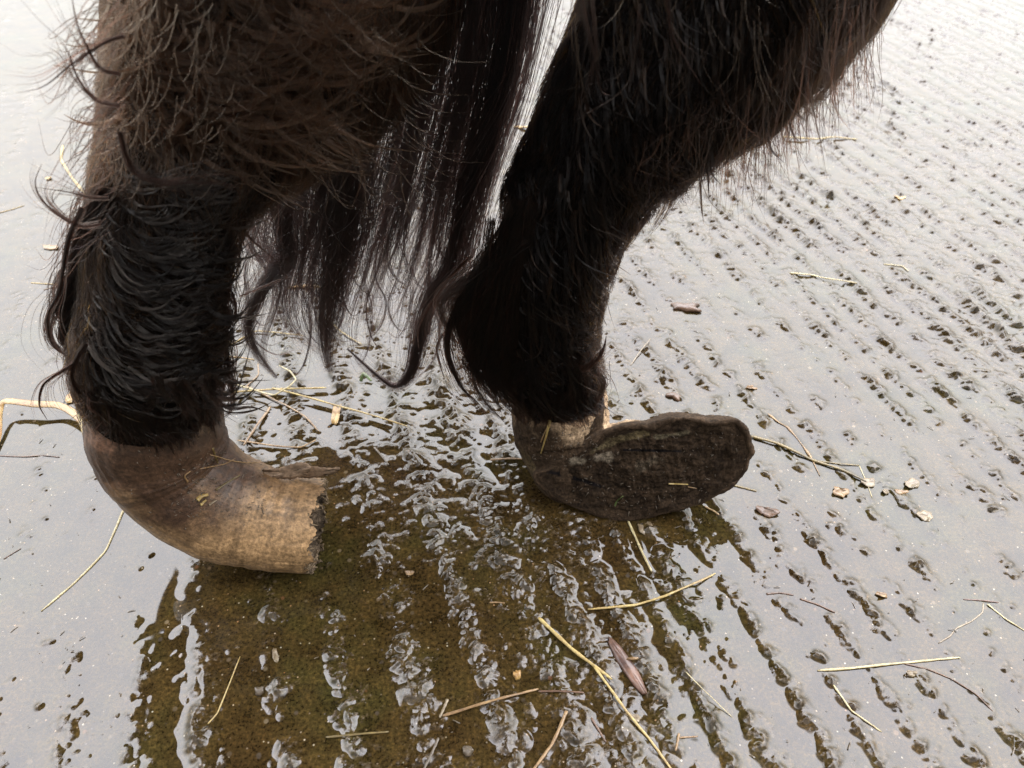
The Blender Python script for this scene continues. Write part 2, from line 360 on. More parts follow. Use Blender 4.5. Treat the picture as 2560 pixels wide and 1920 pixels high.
wx = X + .009 * fbm(X, Y, 42, 2, 51) + .0028 * fbm(X, Y, 170, 3, 52); wy = Y + .009 * fbm(X, Y, 42, 2, 53) + .0028 * fbm(X, Y, 170, 3, 54)
ua = (wx * math.cos(th) + wy * math.sin(th)); va = (-wx * math.sin(th) + wy * math.cos(th)) * 1.15
med = fbm(ua, va, 60, 3, 41); fine = fbm(ua, va, 190, 4, 31, .7)
crisp = np.maximum(0, .62 - np.abs(fbm(ua, va, 150, 4, 35, .72)) * 2.6)                     # sharp little crests
crisp *= sstep(-.25, .35, fbm(ua, va, 38, 3, 57))
clod = sstep(.12, .50, fbm(ua, va, 85, 4, 59, .66))
ragged = np.clip(ridge * (1.15 + .9 * fbm(wx, wy, 90, 3, 43)), 0, 1.3)
zone = sstep(-.1, .5, fbm(X, Y, 6, 2, 45) + .25 * amap)
g = -.0019 + .0014 * broad + .0041 * ragged * np.clip(alongm, .0, 1.3) * amap \
    + (.0024 * med + .0050 * fine + .0038 * crisp) * (.46 + 1.0 * ragged) * (.22 + .78 * amap) \
    + .0021 * clod * (.35 + .65 * zone) * (.30 + .7 * amap) + .0010 * fbm(X, Y, 380, 3, 47, .7) * (.35 + .65 * amap) * (.5 + ragged)
g += (.0015 * fbm(X, Y, 4.5, 3, 63) + .0009 * fbm(X, Y, 16, 2, 64)) * (.3 + .7 * amap)
churn = np.exp(-((X + .02) / .13) ** 2 - ((Y - .54) / .17) ** 2)
g += churn * (.0007 + .0026 * fine + .0032 * fbm(wx, wy, 42, 3, 49))
wm = (X > -.02) & (X < .45) & (Y > .28) & (Y < .9); q30 = np.percentile(g[wm], 68); print('level shift', q30); g -= q30
g = np.where(g > 0, g * 1.15, g)
# grit and clods standing in the water
def stamp(x, y, r, h):
    i0, i1 = np.searchsorted(ys, [y - 2.2 * r, y + 2.2 * r]); j0, j1 = np.searchsorted(xs, [x - 2.2 * r, x + 2.2 * r])
    if i1 <= i0 or j1 <= j0: return
    d2 = ((wx[i0:i1, j0:j1] - x) ** 2 + (wy[i0:i1, j0:j1] - y) ** 2) / r ** 2
    g[i0:i1, j0:j1] = np.maximum(g[i0:i1, j0:j1], -.0022 + h * np.exp(-d2 * d2))
for i in range(3600):
    if i % 3: x = rng.uniform(-.55, .75); y = rng.uniform(.2, 1.0)
    else: x = rng.uniform(-1.2, 1.5); y = rng.uniform(.8, 2.2)
    r = .0009 + .0022 * rng.random() ** 3; stamp(x, y, r, .0016 + 1.1 * r * rng.random())
amap_ = amap.copy(); g += sstep(2.3, 3.0, Y) * -.001
dx = np.gradient(xs)[None, :]; dy = np.gradient(ys)[:, None]
lam = .0026; kx = (lam / dx) ** 2; ky = (lam / dy) ** 2
obst = g.copy()
for q, r in stamps:                                    # water climbs along every straw
    for i in range(len(q) - 1):
        for t in (0, .25, .5, .75):
            p = q[i] * (1 - t) + q[i + 1] * t; rr_ = max(r * .8, .0009)
            i0, i1 = np.searchsorted(ys, [p[1] - rr_, p[1] + rr_]); j0, j1 = np.searchsorted(xs, [p[0] - rr_, p[0] + rr_])
            if i1 > i0 and j1 > j0: obst[i0:i1, j0:j1] = np.maximum(obst[i0:i1, j0:j1], min(.0009, .5 * r))
def shoe(px, py, r, h):
    p = G(px, py); i0, i1 = np.searchsorted(ys, [p[1] - r, p[1] + r]); j0, j1 = np.searchsorted(xs, [p[0] - r, p[0] + r])
    obst[i0:i1, j0:j1] = np.maximum(obst[i0:i1, j0:j1], h)
lev = .0004 * fbm(X, Y, 7, 2, 61) + .00030 * fbm(X, Y, 30, 2, 65) * amap_ + .00040 * np.sin(2 * math.pi * ph) * amap_ * (.6 + .8 * fbm(X, Y, 12, 2, 67))
for a_ in np.linspace(0, 1, 60):
    shoe(650 + 125 * a_, 1424 + 9 * a_, .0028, .0012); shoe(1420 + 190 * a_, 1258 + 46 * math.sin(a_ * 1.5), .003, .0012)
h = np.maximum(obst, lev)
for it in range(46):
    hp = np.pad(h, 1, mode='edge')
    h2 = (lev + kx * (hp[1:-1, :-2] + hp[1:-1, 2:]) + ky * (hp[:-2, 1:-1] + hp[2:, 1:-1])) / (1 + 2 * kx + 2 * ky)
    h = np.maximum(obst, h2)
for it in range(3):                                    # the film rounds off the smallest grains
    hp = np.pad(h, 1, mode='edge'); ax = np.minimum(.22, (.00075 / dx) ** 2 * .3); ay = np.minimum(.22, (.00075 / dy) ** 2 * .3)
    h = h + ax * (hp[1:-1, :-2] + hp[1:-1, 2:] - 2 * h) + ay * (hp[:-2, 1:-1] + hp[2:, 1:-1] - 2 * h)
crust = sstep(-.0002, .0005, g - h + .00035) * sstep(0, .0012, g)
ny, nx = X.shape
v = np.stack([X, Y, h], -1).reshape(-1, 3)
idx = np.arange(nx * ny).reshape(ny, nx)
f = np.stack([idx[:-1, :-1], idx[:-1, 1:], idx[1:, 1:], idx[1:, :-1]], -1).reshape(-1, 4)
me = mesh_np('ground', v, f)
at = me.attributes.new('crust', 'FLOAT', 'POINT'); at.data.foreach_set('value', crust.astype(np.float32).ravel())
gr = link('ground', me, MG); tag(gr, kind='structure')
print('ground verts', len(v))
del X, Y, c_, a_, cw, ph, dd, ridge, alongm, amap, broad, fine, med, hp, h2, obst, v, f

def hat(x, y):                          # height of the wet surface at x, y
    i = np.clip(np.searchsorted(ys, y), 1, len(ys) - 1); j = np.clip(np.searchsorted(xs, x), 1, len(xs) - 1); return h[i, j]
for k, (nm, cat, mt, wd, pts, lab) in enumerate(ST):
    q, r = STQ[k]; hh = hat(q[:, 0], q[:, 1]); n5 = len(hh)
    hh = np.array([hh[max(0, i - 7):i + 8].max() for i in range(n5)]); hh = np.array([hh[max(0, i - 4):i + 5].mean() for i in range(n5)])
    q[:, 2] = hh + r * .3
    if nm == 'straw_stalk' and k in (30, 31, 32): q[:, 2] += .002 + .002 * (k - 30)
    t = np.linspace(0, 1, len(q)); rr = r * (1 - .25 * t) * (1 + .12 * np.sin(t * 23 + k)) * np.where((t > .97) | (t < .03), .6, 1)
    if nm == 'seed_stem': rr = rr * (.6 + .9 * np.exp(-((t % .33 - .1) / .06) ** 2))
    c = q[0].copy(); v, f = tube_vf(q - c, rr, 8, True, .6)
    o = link(nm, mesh_np(nm, v, f), SM[mt]); o.location = c
    grp = {'straw': 'straws scattered on the wet ground', 'twig': 'small twigs on the wet ground'}.get(cat)
    tag(o, lab, cat, grp)

# ------------------------------------------------------------------ loose flakes, chips and stones on the ground
def flake(nm, cat, mt, px, py, w_, hgt, ang, lab, thick=.0012, grp='pale flakes on the wet ground', n=22, curl=.002, lift=.001):
    s = float(GS(px, py)); p = G(px, py); a = np.linspace(0, 2 * math.pi, n, endpoint=False)
    rad = 1 + (.06 if nm == 'wood_chip' else .34 if nm in ('stick_stub', 'bark_bit') else .16) * rng.standard_normal(n) ; rad = (rad + np.roll(rad, 1)) / 2
    ex = np.abs(np.cos(a)) ** .8 * np.sign(np.cos(a)) * w_ * s / 2 * rad; ey = np.sin(a) * hgt * s / 2 * rad * 1.3 * (np.abs(np.sin(a)) ** .6 if nm == 'wood_chip' else 1)
    vs = []; fs = []
    for lv, zz in ((1, 0), (.97, .5), (.6, .9), (0.001, 1)):
        for i in range(n):
            x, y = ex[i] * lv, ey[i] * lv
            vs.append((x * math.cos(ang) - y * math.sin(ang), x * math.sin(ang) + y * math.cos(ang),
                       zz * thick + curl * (x / (w_ * s / 2)) ** 2 + .0003 * rng.standard_normal() * (lv > .01)))
    for L_ in range(3):
        for i in range(n): fs.append((L_ * n + i, L_ * n + (i + 1) % n, (L_ + 1) * n + (i + 1) % n, (L_ + 1) * n + i))
    fs.append(tuple(range(n))[::-1])
    o = link(nm, mesh_np(nm, vs, fs), SM[mt]); o.location = (p[0], p[1], lift * .6); tag(o, lab, cat, grp); return o
flake('wood_chip', 'wood chip', 'wood', 1568, 1668, 172, 25, -1.10, 'long pointed reddish wood chip beside the crossing yellow straws', .003, None, 30, .001)
flake('wood_splinter', 'splinter', 'tan', 1582, 1652, 30, 6, .1, 'tiny tan splinter lying across the reddish wood chip', .002, None, 12, 0, .005)
flake('stick_stub', 'stick', 'brown', 1713, 772, 66, 20, -.1, 'stubby brown stick in the water right of the far leg', .005, None, 20, 0)
flake('bark_bit', 'bark', 'brown', 1686, 993, 32, 16, -.4, 'small dark bark bit above the tip of the sole', .003, None, 16, 0)
for nm, mt, px, py, a, b, an, lab in [
 ('chaff_flake', 'orange', 2250, 495, 26, 18, .3, 'small orange flake alone on the ridged mud upper right'),
 ('chaff_flake', 'tan', 2098, 1232, 40, 26, -.3, 'tan flake with an orange rim below the crossed stalks'),
 ('chaff_flake', 'cream', 2170, 1208, 34, 20, .2, 'cream flake at the end of the olive stalk'),
 ('chaff_flake', 'cream', 2278, 1212, 38, 24, .5, 'curled cream flake, right one of the row past the olive stalk'),
 ('chaff_flake', 'tan', 2250, 1232, 32, 12, -.1, 'thin brown flake just under the curled cream one'),
 ('chaff_flake', 'cream', 2212, 1231, 16, 12, .3, 'smallest cream flake between two bigger ones past the olive stalk'),
 ('husk', 'cream', 2310, 1292, 40, 26, .1, 'big cream husk with a stem at far right'),
 ('chaff_flake', 'brown', 1917, 1281, 52, 24, -.2, 'brown curled flake in smooth water below the sole tip'),
 ('husk', 'cream', 1612, 1322, 38, 26, .3, 'cream husk right of the short straw under the sole'),
 ('husk', 'cream', 2276, 1685, 26, 12, -.1, 'oblong pale grain under the long level straw'),
 ('chaff_flake', 'tan', 2202, 1489, 16, 22, 1.2, 'upright orange-tan flake among dark mud at right'),
 ('chaff_flake', 'tan', 1878, 972, 12, 20, 1.4, 'tiny orange flake above the sole tip'),
 ('husk', 'orange', 178, 995, 22, 34, .2, 'orange husk beside the long feather hair of the near leg'),
 ('chaff_flake', 'yellow', 122, 447, 14, 12, .2, 'tiny yellow flake left of the bent yellow straw'),
 ('chaff_flake', 'tan', 128, 620, 44, 16, -.2, 'brown chaff cluster left of the feather hair'),
 ('pebble', 'orange', 1293, 1690, 20, 20, 0, 'small orange pebble left of the yellow straws'),
 ('chaff_flake', 'cream', 1583, 1795, 40, 16, -.3, 'pale flake on the long yellow straw near the bottom'),
 ('chaff_flake', 'tan', 1025, 1434, 24, 10, .1, 'orange-tan flake in the dark mud between the hooves'),
 ('leaf_piece', 'orange', 841, 1035, 20, 68, .05, 'narrow orange leaf piece in the mud between the legs'),
 ('chaff_flake', 'cream', 690, 1640, 14, 34, .3, 'tiny pale husk on the mud under the horn-shaped hoof'),
 ('pebble', 'dull', 1170, 1880, 26, 18, .2, 'grey pebble near the bottom edge at the centre'),
 ('pebble', 'dull', 650, 1730, 22, 16, .1, 'grey pebble between two bright puddle strips')]:
    flake(nm, {'chaff_flake': 'flake', 'leaf_piece': 'leaf'}.get(nm, nm), mt, px, py, a, b, an, lab, .004 if nm == 'pebble' else .0012, None if nm in ('pebble', 'leaf_piece') else 'pale flakes on the wet ground')
# dry leaf blade beside the near hoof
def blade(nm, cat, mt, pts, wds, zs, lab):
    g_ = spline(pts, 40); q = G(g_[:, 0], g_[:, 1], 0); q[:, 2] = np.interp(np.linspace(0, 1, 40), np.linspace(0, 1, len(zs)), zs)
    ww = np.interp(np.linspace(0, 1, 40), np.linspace(0, 1, len(wds)), wds) * .00036
    v_, f_ = tube_vf(q - q[0], ww / 2, 10, True, .16, up=(.25, -.2, 1)); o = link(nm, mesh_np(nm, v_, f_), SM[mt]); o.location = q[0]
    tag(o, lab, cat); return o
blade('dry_leaf', 'leaf', 'orange', [(-30,1180),(0,1102),(12,1049),(30,1029),(100,1033),(163,1035),(216,1069),(240,1118)], [10, 16, 16, 20, 24, 22, 26, 20], [.001, .004, .012, .016, .014, .012, .010, .004], 'folded orange-brown dry leaf blade left of the near hoof')
blade('leaf_scrap', 'leaf', 'yellow', [(214,1062),(228,1090),(236,1130),(246,1165)], [10, 26, 18, 8], [.02, .022, .018, .01], 'yellowish leaf scrap pressed against the heel of the near hoof')
blade('grass_sprout', 'sprout', 'green', [(902,957),(912,948),(930,957)], [10, 14, 8], [.002, .008, .003], 'tiny yellow-green sprout between the legs')
# chaff nobody could count
cv, cf = [], []
for i in range(1500):
    if i % 3: x = rng.uniform(-.5, .7); y = rng.uniform(.22, .95)
    else: x = rng.uniform(-1.1, 1.4); y = rng.uniform(.8, 2.1)
    L_ = .0005 + .0032 * rng.random() ** 3.5; W_ = min(L_ * rng.uniform(.10, .7), .0007); a = rng.uniform(0, 3.14); z = .0005 + .0016 * rng.random()
    b0 = len(cv); ca, sa = math.cos(a), math.sin(a)
    for (u_, v_, zz) in ((-1, -.7, 0), (1, -.5, 0), (1.1, .5, 0), (-.9, .8, 0), (0, 0, .5)):
        cv.append((x + (u_ * ca * L_ - v_ * sa * W_), y + u_ * sa * L_ + v_ * ca * W_, z + zz * W_))
    cf += [(b0, b0 + 1, b0 + 4), (b0 + 1, b0 + 2, b0 + 4), (b0 + 2, b0 + 3, b0 + 4), (b0 + 3, b0, b0 + 4), (b0 + 3, b0 + 2, b0 + 1, b0)]
ch = link('chaff', mesh_np('chaff', cv, cf, False), SM['dull']); tag(ch, 'fine straw chaff and specks strewn over the wet mud', 'chaff', kind='stuff')

# ------------------------------------------------------------------ the pony: one continuous body
def to_mesh(ob):
    dg = bpy.context.evaluated_depsgraph_get(); me_ = bpy.data.meshes.new_from_object(ob.evaluated_get(dg)); return me_
LEG_A = [(382,1035,.444,128),(380,1000,.444,146),(375,900,.447,162),(378,800,.452,158),(395,700,.46,152),(412,600,.47,158),(432,500,.485,170),(480,390,.505,205),(560,240,.535,285),(650,80,.565,365),(720,-120,.60,430),(720,-330,.66,470)]
LEG_B = [(1398,1000,.535,104),(1388,950,.535,114),(1372,860,.535,118),(1372,780,.537,120),(1385,690,.54,132),(1402,600,.545,145),(1430,500,.55,160),(1500,390,.556,180),(1585,270,.562,222),(1690,140,.57,270),(1790,0,.58,322),(1880,-200,.60,400),(1850,-380,.66,470)]
VV, FF = [], []
def addv(v_, f_):
    b_ = len(VV); VV.extend(np.asarray(v_).tolist()); FF.extend([tuple(i + b_ for i in q) for q in f_])
for leg in (LEG_A, LEG_B):
    A = np.array(leg, float); gg = spline(A, 70); q = P(gg[:, 0], gg[:, 1], gg[:, 2]); rr = gg[:, 3] * PS(gg[:, 0], gg[:, 1], gg[:, 2])
    addv(*tube_vf(q, rr, 40, True, 1.0, up=(0, 1, .01)))
def ellips(c, r):
    bm = bmesh.new(); bmesh.ops.create_uvsphere(bm, u_segments=64, v_segments=40, radius=1)
    def sq(t, e): return math.copysign(abs(t) ** e, t)
    vs = [(c[0] + sq(v.co.x, .7) * r[0], c[1] + sq(v.co.y, .8) * r[1], c[2] + sq(v.co.z, .9) * r[2]) for v in bm.verts]
    fs = [tuple(x.index for x in f.verts) for f in bm.faces]; bm.free(); return vs, fs
addv(*ellips((-.235, .78, .83), (.44, .44, .29)))
tmp = link('tmp', mesh_np('tmp', VV, FF)); md = tmp.modifiers.new('r', 'REMESH'); md.mode = 'VOXEL'; md.voxel_size = .005
sm_ = tmp.modifiers.new('s', 'SMOOTH'); sm_.iterations = 6; sm_.factor = .5
body_me = to_mesh(tmp); bpy.data.objects.remove(tmp)
body_me.shade_smooth(); body_me.name = 'pony'
nv = len(body_me.vertices); bv = np.empty(nv * 3, np.float32); body_me.vertices.foreach_get('co', bv); bv = bv.reshape(-1, 3).astype(float)
nn = np.empty(nv * 3, np.float32); body_me.vertices.foreach_get('normal', nn); nn = nn.reshape(-1, 3)
bv += nn * (.0035 * fbm3(bv, 25, 3, 71))[:, None]
body_me.vertices.foreach_set('co', bv.astype(np.float32).ravel()); body_me.update()
pony = link('pony', body_me, MSKIN)
tag(pony, 'shaggy dark brown pony standing in wet mud on badly overgrown hooves', 'pony')

# ------------------------------------------------------------------ hooves
MH = tint_mat('hoof_horn', .42, 350, .0009, .10, .3, contrast=.5)
MSO = tint_mat('muddy_sole', .9, 420, .003, .0, .12, contrast=.8)
# near hoof: grown round like a horn
HA = np.array([(384,990,.445,152),(388,1045,.442,161),(396,1095,.439,160),(418,1145,.436,155),(462,1200,.431,146),(545,1257,.425,139),(640,1290,.4215,128),(720,1307,.4205,121),(797,1314,.4205,117)], float)
nA, mA = 150, 128
gg = spline(HA, nA); cen = P(gg[:, 0], gg[:, 1], gg[:, 2]); rad = gg[:, 3] * PS(gg[:, 0], gg[:, 1], gg[:, 2])
tan = np.gradient(cen, axis=0); tan /= np.linalg.norm(tan, axis=1)[:, None]
viewd = cen - O; viewd /= np.linalg.norm(viewd, axis=1)[:, None]
hv = np.zeros((nA, mA, 3)); ang = np.linspace(0, 2 * math.pi, mA, endpoint=False); T = np.linspace(0, 1, nA)
for i in range(nA):
    s_ = np.cross(viewd[i], tan[i]); s_ /= np.linalg.norm(s_); u_ = np.cross(tan[i], s_)      # s_: across the picture, u_: depth
    rr_ = np.ones(mA)
    rr_ *= 1 + .006 * math.sin(T[i] * 95 + 3 * math.sin(T[i] * 17)) * (.3 + T[i]) + .008 * math.sin(T[i] * 37 + 1)   # growth rings
    hv[i] = cen[i] + rad[i] * rr_[:, None] * (np.cos(ang)[:, None] * s_ + .92 * np.sin(ang)[:, None] * u_)
hp_ = hv.reshape(-1, 3); TT = np.repeat(T, mA); AA = np.tile(ang, nA)
ctr = np.repeat(cen, mA, 0); nr = hp_ - ctr; nr /= np.linalg.norm(nr, axis=1)[:, None]
hp_ += nr * (.0011 * fbm3(hp_, 38, 3, 81) + .0002 * fbm3(hp_, 300, 3, 82) + .0007 * fbm(AA * 9, TT * 3, 2, 3, 85))[:, None]
hp_[:, 2] = np.maximum(hp_[:, 2], .0005)
# ragged broken end
jag = .010 * fbm(np.cos(ang) * 2.2, np.sin(ang) * 2.2, 1.7, 5, 91, .65)
for i in range(nA - 12, nA):
    wgt = ((i - (nA - 13)) / 12) ** 2
    hp_.reshape(nA, mA, 3)[i] += (jag * wgt)[:, None] * tan[i]
hf = [(i * mA + j, i * mA + (j + 1) % mA, (i + 1) * mA + (j + 1) % mA, (i + 1) * mA + j) for i in range(nA - 1) for j in range(mA)]
zz = np.cos(AA)                                    # +1 / -1 across the picture
upn = nr[:, 2]
streak = fbm(AA * 14, TT * 2.2, 2, 4, 93); blot = fbm3(hp_, 38, 4, 97)
ringn = fbm(TT * 60, AA * .8, 1.4, 3, 99)
tan_c = np.array([.27, .168, .082]); brn = np.array([.052, .028, .016]); grey = np.array([.10, .088, .062]); red = np.array([.13, .065, .038])
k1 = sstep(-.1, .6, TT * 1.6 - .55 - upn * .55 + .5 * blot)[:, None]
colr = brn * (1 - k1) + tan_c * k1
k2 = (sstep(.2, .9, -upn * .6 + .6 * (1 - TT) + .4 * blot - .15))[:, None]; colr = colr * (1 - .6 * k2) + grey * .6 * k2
k3 = (sstep(.25, .6, blot + .15) * sstep(.42, .18, TT))[:, None]; colr = colr * (1 - .7 * k3) + red * .7 * k3
sc_ = np.maximum(0, fbm(TT * 90, AA * 1.2, 2, 3, 143)) * np.maximum(0, blot + .35) + np.maximum(0, fbm(AA * 30, TT * 4, 2, 3, 145)) * .5
colr *= (1 + .34 * streak + .26 * ringn + .9 * sc_)[:, None]
me = mesh_np('hoof', hp_, hf); vcol(me, np.clip(colr, .01, .8))
hoofA = link('hoof', me, MH, pony); tag(hoofA, 'near hoof grown round into a thick curved horn with a broken end')
# broken end: rough recessed surface
ev_, ef_ = [], []; endr = hp_.reshape(nA, mA, 3)[nA - 1]; ec = endr.mean(0); tn = tan[-1]; NR = 26
for k in range(NR):
    f_ = 1.0 - k / (NR - 1) * .999
    ringp = ec + (endr - ec) * f_
    dpt = (.010 * (1 - f_) ** .6 if k else 0) + (0 if k == 0 else .0045) * fbm3(ringp, 110, 4, 103)
    ev_.append(ringp - tn * np.reshape(dpt, (-1, 1)))
ev_ = np.concatenate(ev_)
ef_ = [(i * mA + j, (i) * mA + (j + 1) % mA, (i + 1) * mA + (j + 1) % mA, (i + 1) * mA + j) for i in range(NR - 1) for j in range(mA)]
me = mesh_np('broken_end', ev_, ef_); b2 = fbm3(ev_, 90, 4, 107)[:, None]
vcol(me, np.clip(np.array([.085, .062, .042]) * (1 + 1.0 * b2), .012, .4)); link('broken_end', me, MSO, hoofA)
# ragged lip: fibres hanging over the rim of the broken end
lv, lf = [], []
for k in range(70):
    j = int(rng.integers(0, mA)); p0 = endr[j] - tn * .002; 
    q = np.array([p0 + tn * t * rng.uniform(.002, .006) + (ec - endr[j]) * t * rng.uniform(.0, .25) for t in (0, .5, 1)])
    v_, f_ = tube_vf(q, [.0016, .0012, .0004], 5); b_ = len(lv); lv.extend(v_.tolist()); lf.extend([tuple(i + b_ for i in x) for x in f_])
me = mesh_np('ragged_rim', lv, lf); vcol(me, np.array([.15, .11, .07]) * (1 + .4 * rng.standard_normal((len(lv), 1))).clip(.3, 2)); link('ragged_rim', me, MSO, hoofA)
# peeling flaps of horn on top of the tip
def slab(nm, pts, y, th_, parent, col, zlift=0.0):
    c2 = np.array(pts, float); c2 = spline(np.vstack([c2, c2[:1]]), 60)[:-1]; n_ = len(c2)
    yy = np.broadcast_to(np.asarray(y, float), (n_,)) if np.ndim(y) == 0 else np.interp(c2[:, 0], y[0], y[1])
    p = P(c2[:, 0], c2[:, 1], yy); p[:, 2] += .0006 * rng.standard_normal(n_); m_ = p.mean(0); vs = []
    for a_, b_ in ((0, 1), (.5, 1.02), (1, .97)):
        vs.append(m_ + (p - m_) * b_ + np.array([0, -.3, -1]) * th_ * a_)
    for fr, a_ in ((.6, 1), (.25, 1)): vs.append(m_ + (p - m_) * fr + np.array([0, -.3, -1]) * th_ * a_)
    for fr in (.8, .5, .2): vs.insert(0, m_ + (p - m_) * fr + np.array([0, 0, .0008 * (1 - fr)]))
    vs = vs[::-1]; K = len(vs); v_ = np.concatenate(vs)
    f_ = [(i * n_ + j, i * n_ + (j + 1) % n_, (i + 1) * n_ + (j + 1) % n_, (i + 1) * n_ + j) for i in range(K - 1) for j in range(n_)]
    f_ += [tuple(range(n_))[::-1], tuple(range((K - 1) * n_, K * n_))]
    me_ = mesh_np(nm, v_, f_); bb = fbm3(v_, 120, 3, 111)[:, None]; vcol(me_, np.clip(np.array(col) * (1 + .5 * bb), .01, .6))
    return link(nm, me_, MH, parent)
slab('peeling_flap', [(655,1172),(700,1168),(742,1156),(770,1160),(774,1172),(755,1190),(710,1195),(668,1191)], .436, .0013, hoofA, (.30, .215, .15))
slab('peeling_flap', [(735,1172),(775,1165),(815,1170),(848,1168),(842,1178),(815,1186),(780,1192),(745,1190)], .444, .0016, hoofA, (.26, .18, .12))

# far hoof: upturned, its long sole facing the camera
def cz(x, y): return 1150 + x / 2.765, 900 + y / 2.765
OUT = [cz(*p) for p in [(560,775),(640,735),(700,690),(780,645),(860,600),(910,560),(960,520),(1010,497),(1060,480),(1110,462),(1180,447),(1240,446),(1300,458),(1350,440),(1400,420),(1450,402),(1510,393),(1570,395),(1640,406),(1740,424),(1830,420),(1890,412),(1935,424),(1970,452),(2000,510),(2015,570),(2040,625),(2025,660),(2005,680),(1992,740),(1960,795),(1920,840),(1850,893),(1740,962),(1660,1002),(1580,1030),(1500,1045),(1400,1062),(1320,1082),(1250,1102),(1160,1122),(1080,1120),(980,1095),(850,1040),(730,1000),(640,955),(590,905),(540,870),(505,820),(500,785)]]
OUT = np.array(OUT); o2 = np.vstack([OUT, OUT[:1]]); seg = np.r_[0, np.cumsum(np.linalg.norm(np.diff(o2, axis=0), axis=1))]
nO = 220; u = np.linspace(0, seg[-1], nO, endpoint=False); OX = np.interp(u, seg, o2[:, 0]); OY = np.interp(u, seg, o2[:, 1])
# plane of the sole: leaning back, its toe end swung slightly towards the camera
PN = np.array([-.10, -.86, .50]); PN /= np.linalg.norm(PN); P0 = np.array(P(1560, 1303, .452)); P0[2] = max(P0[2], .002)
def S(px, py):
    r = ray(px, py); t = ((P0 - O) @ PN) / (r @ PN); return O + r * t[..., None]
op = S(OX, OY); oc = op.mean(0)
VV, FF = [], []
lay = []
for dpt, shr in ((0, .985), (.0015, 1.0), (.006, 1.0), (.014, .985), (.024, .93), (.034, .80), (.042, .60)):
    lay.append(oc + (op - oc) * shr - PN * dpt + np.array([-.10, .1, .0]) * dpt * 1.0)
lay.insert(0, oc + (op - oc) * .9 - PN * .001); lay.insert(0, oc + (op - oc) * .5 - PN * .003)
K = len(lay); v_ = np.concatenate(lay)
f_ = [(i * nO + j, (i + 1) * nO + j, (i + 1) * nO + (j + 1) % nO, i * nO + (j + 1) % nO) for i in range(K - 1) for j in range(nO)]
f_ += [tuple(range(nO)), tuple(range((K - 1) * nO, K * nO))[::-1]]
addv(v_, f_)
rq = oc + (op - oc) * .975 + PN * .0012; rq = np.vstack([rq, rq[:1]])
rz = (rq[:, 2] - rq[:, 2].min()) / np.ptp(rq[:, 2]); rq = rq - PN * (.0022 * (1 - rz))[:, None]
addv(*tube_vf(rq, (.0016 + .0022 * rz) * (1 + .6 * fbm3(rq, 70, 3, 151)), 10, True, 1, up=PN))
HB = np.array([(1402,985,.535,117),(1400,1040,.533,122),(1402,1085,.527,117),(1412,1130,.516,104),(1425,1175,.506,92),(1450,1215,.500,78)], float)
gg = spline(HB, 40); q = P(gg[:, 0], gg[:, 1], gg[:, 2]); addv(*tube_vf(q, gg[:, 3] * PS(gg[:, 0], gg[:, 1], gg[:, 2]), 48, True, 1, up=(0, 1, .01)))
tmp = link('tmp', mesh_np('tmp', VV, FF)); md = tmp.modifiers.new('r', 'REMESH'); md.mode = 'VOXEL'; md.voxel_size = .0013
sm_ = tmp.modifiers.new('s', 'SMOOTH'); sm_.iterations = 4; sm_.factor = .5
me = to_mesh(tmp); bpy.data.objects.remove(tmp); me.shade_smooth(); me.name = 'hoof'; me.materials.clear()
nv = len(me.vertices); hvb = np.empty(nv * 3, np.float32); me.vertices.foreach_get('co', hvb); hvb = hvb.reshape(-1, 3).astype(float)
nn = np.empty(nv * 3, np.float32); me.vertices.foreach_get('normal', nn); nn = nn.reshape(-1, 3)
hvb += nn * (.0022 * fbm3(hvb, 60, 5, 121) + .0008 * fbm3(hvb, 300, 3, 122))[:, None]; me.vertices.foreach_set('co', hvb.astype(np.float32).ravel()); me.update()
bl = fbm3(hvb, 45, 4, 123); px_, py_ = proj(hvb)
dS = (hvb - P0) @ PN                              # distance in front of the sole plane (negative: behind)
base = np.array([.042, .027, .016]) * (1 + .5 * fbm3(hvb, 110, 4, 141)[:, None]); lit_tan = np.array([.42, .30, .19])
k = (sstep(0.1, .75, 1.45 - np.abs(px_ - 1440) / 125 - np.abs(py_ - 1035) / 75 + .8 * bl) * ((dS < -.012) | (dS > .004)))[:, None]  # tan patch on the hoof wall, brightened in colour to look lit
colr = base * (1 - k) + lit_tan * k
k = (sstep(.1, .6, bl + .1) * sstep(1100, 1180, py_) * ((dS < -.008) | (dS > .004)))[:, None]; colr = colr * (1 - .5 * k) + np.array([.16, .12, .06]) * .5 * k
colr *= (1 + .3 * fbm3(hvb, 300, 2, 125))[:, None]
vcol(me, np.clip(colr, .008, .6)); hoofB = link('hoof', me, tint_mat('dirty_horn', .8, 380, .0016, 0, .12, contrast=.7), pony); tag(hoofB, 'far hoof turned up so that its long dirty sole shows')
# the sole: packed with dirt
NR = 90; ev_ = []
for kk in range(NR):
    f_ = .955 * (1 - kk / (NR - 1) * .999)
    ev_.append(oc + (op - oc) * f_)
ev_ = np.concatenate(ev_); FR = np.repeat(.955 * (1 - np.arange(NR) / (NR - 1) * .999), nO)
edge = sstep(.955, .80, FR)
ev_ += PN * (.0022 + edge * (-.0002 + .0052 * fbm3(ev_, 55, 5, 131, ) + .0026 * fbm3(ev_, 240, 3, 133)))[:, None]
px_, py_ = proj(ev_)
ef_ = [(i * nO + j, (i + 1) * nO + j, (i + 1) * nO + (j + 1) % nO, i * nO + (j + 1) % nO) for i in range(NR - 1) for j in range(nO)]
me = mesh_np('sole', ev_, ef_); bl = fbm3(ev_, 70, 4, 135)
colr = np.tile(np.array([.026, .0165, .0095]), (len(ev_), 1)) * (1 + .55 * bl[:, None] + .5 * fbm3(ev_, 260, 3, 147)[:, None])
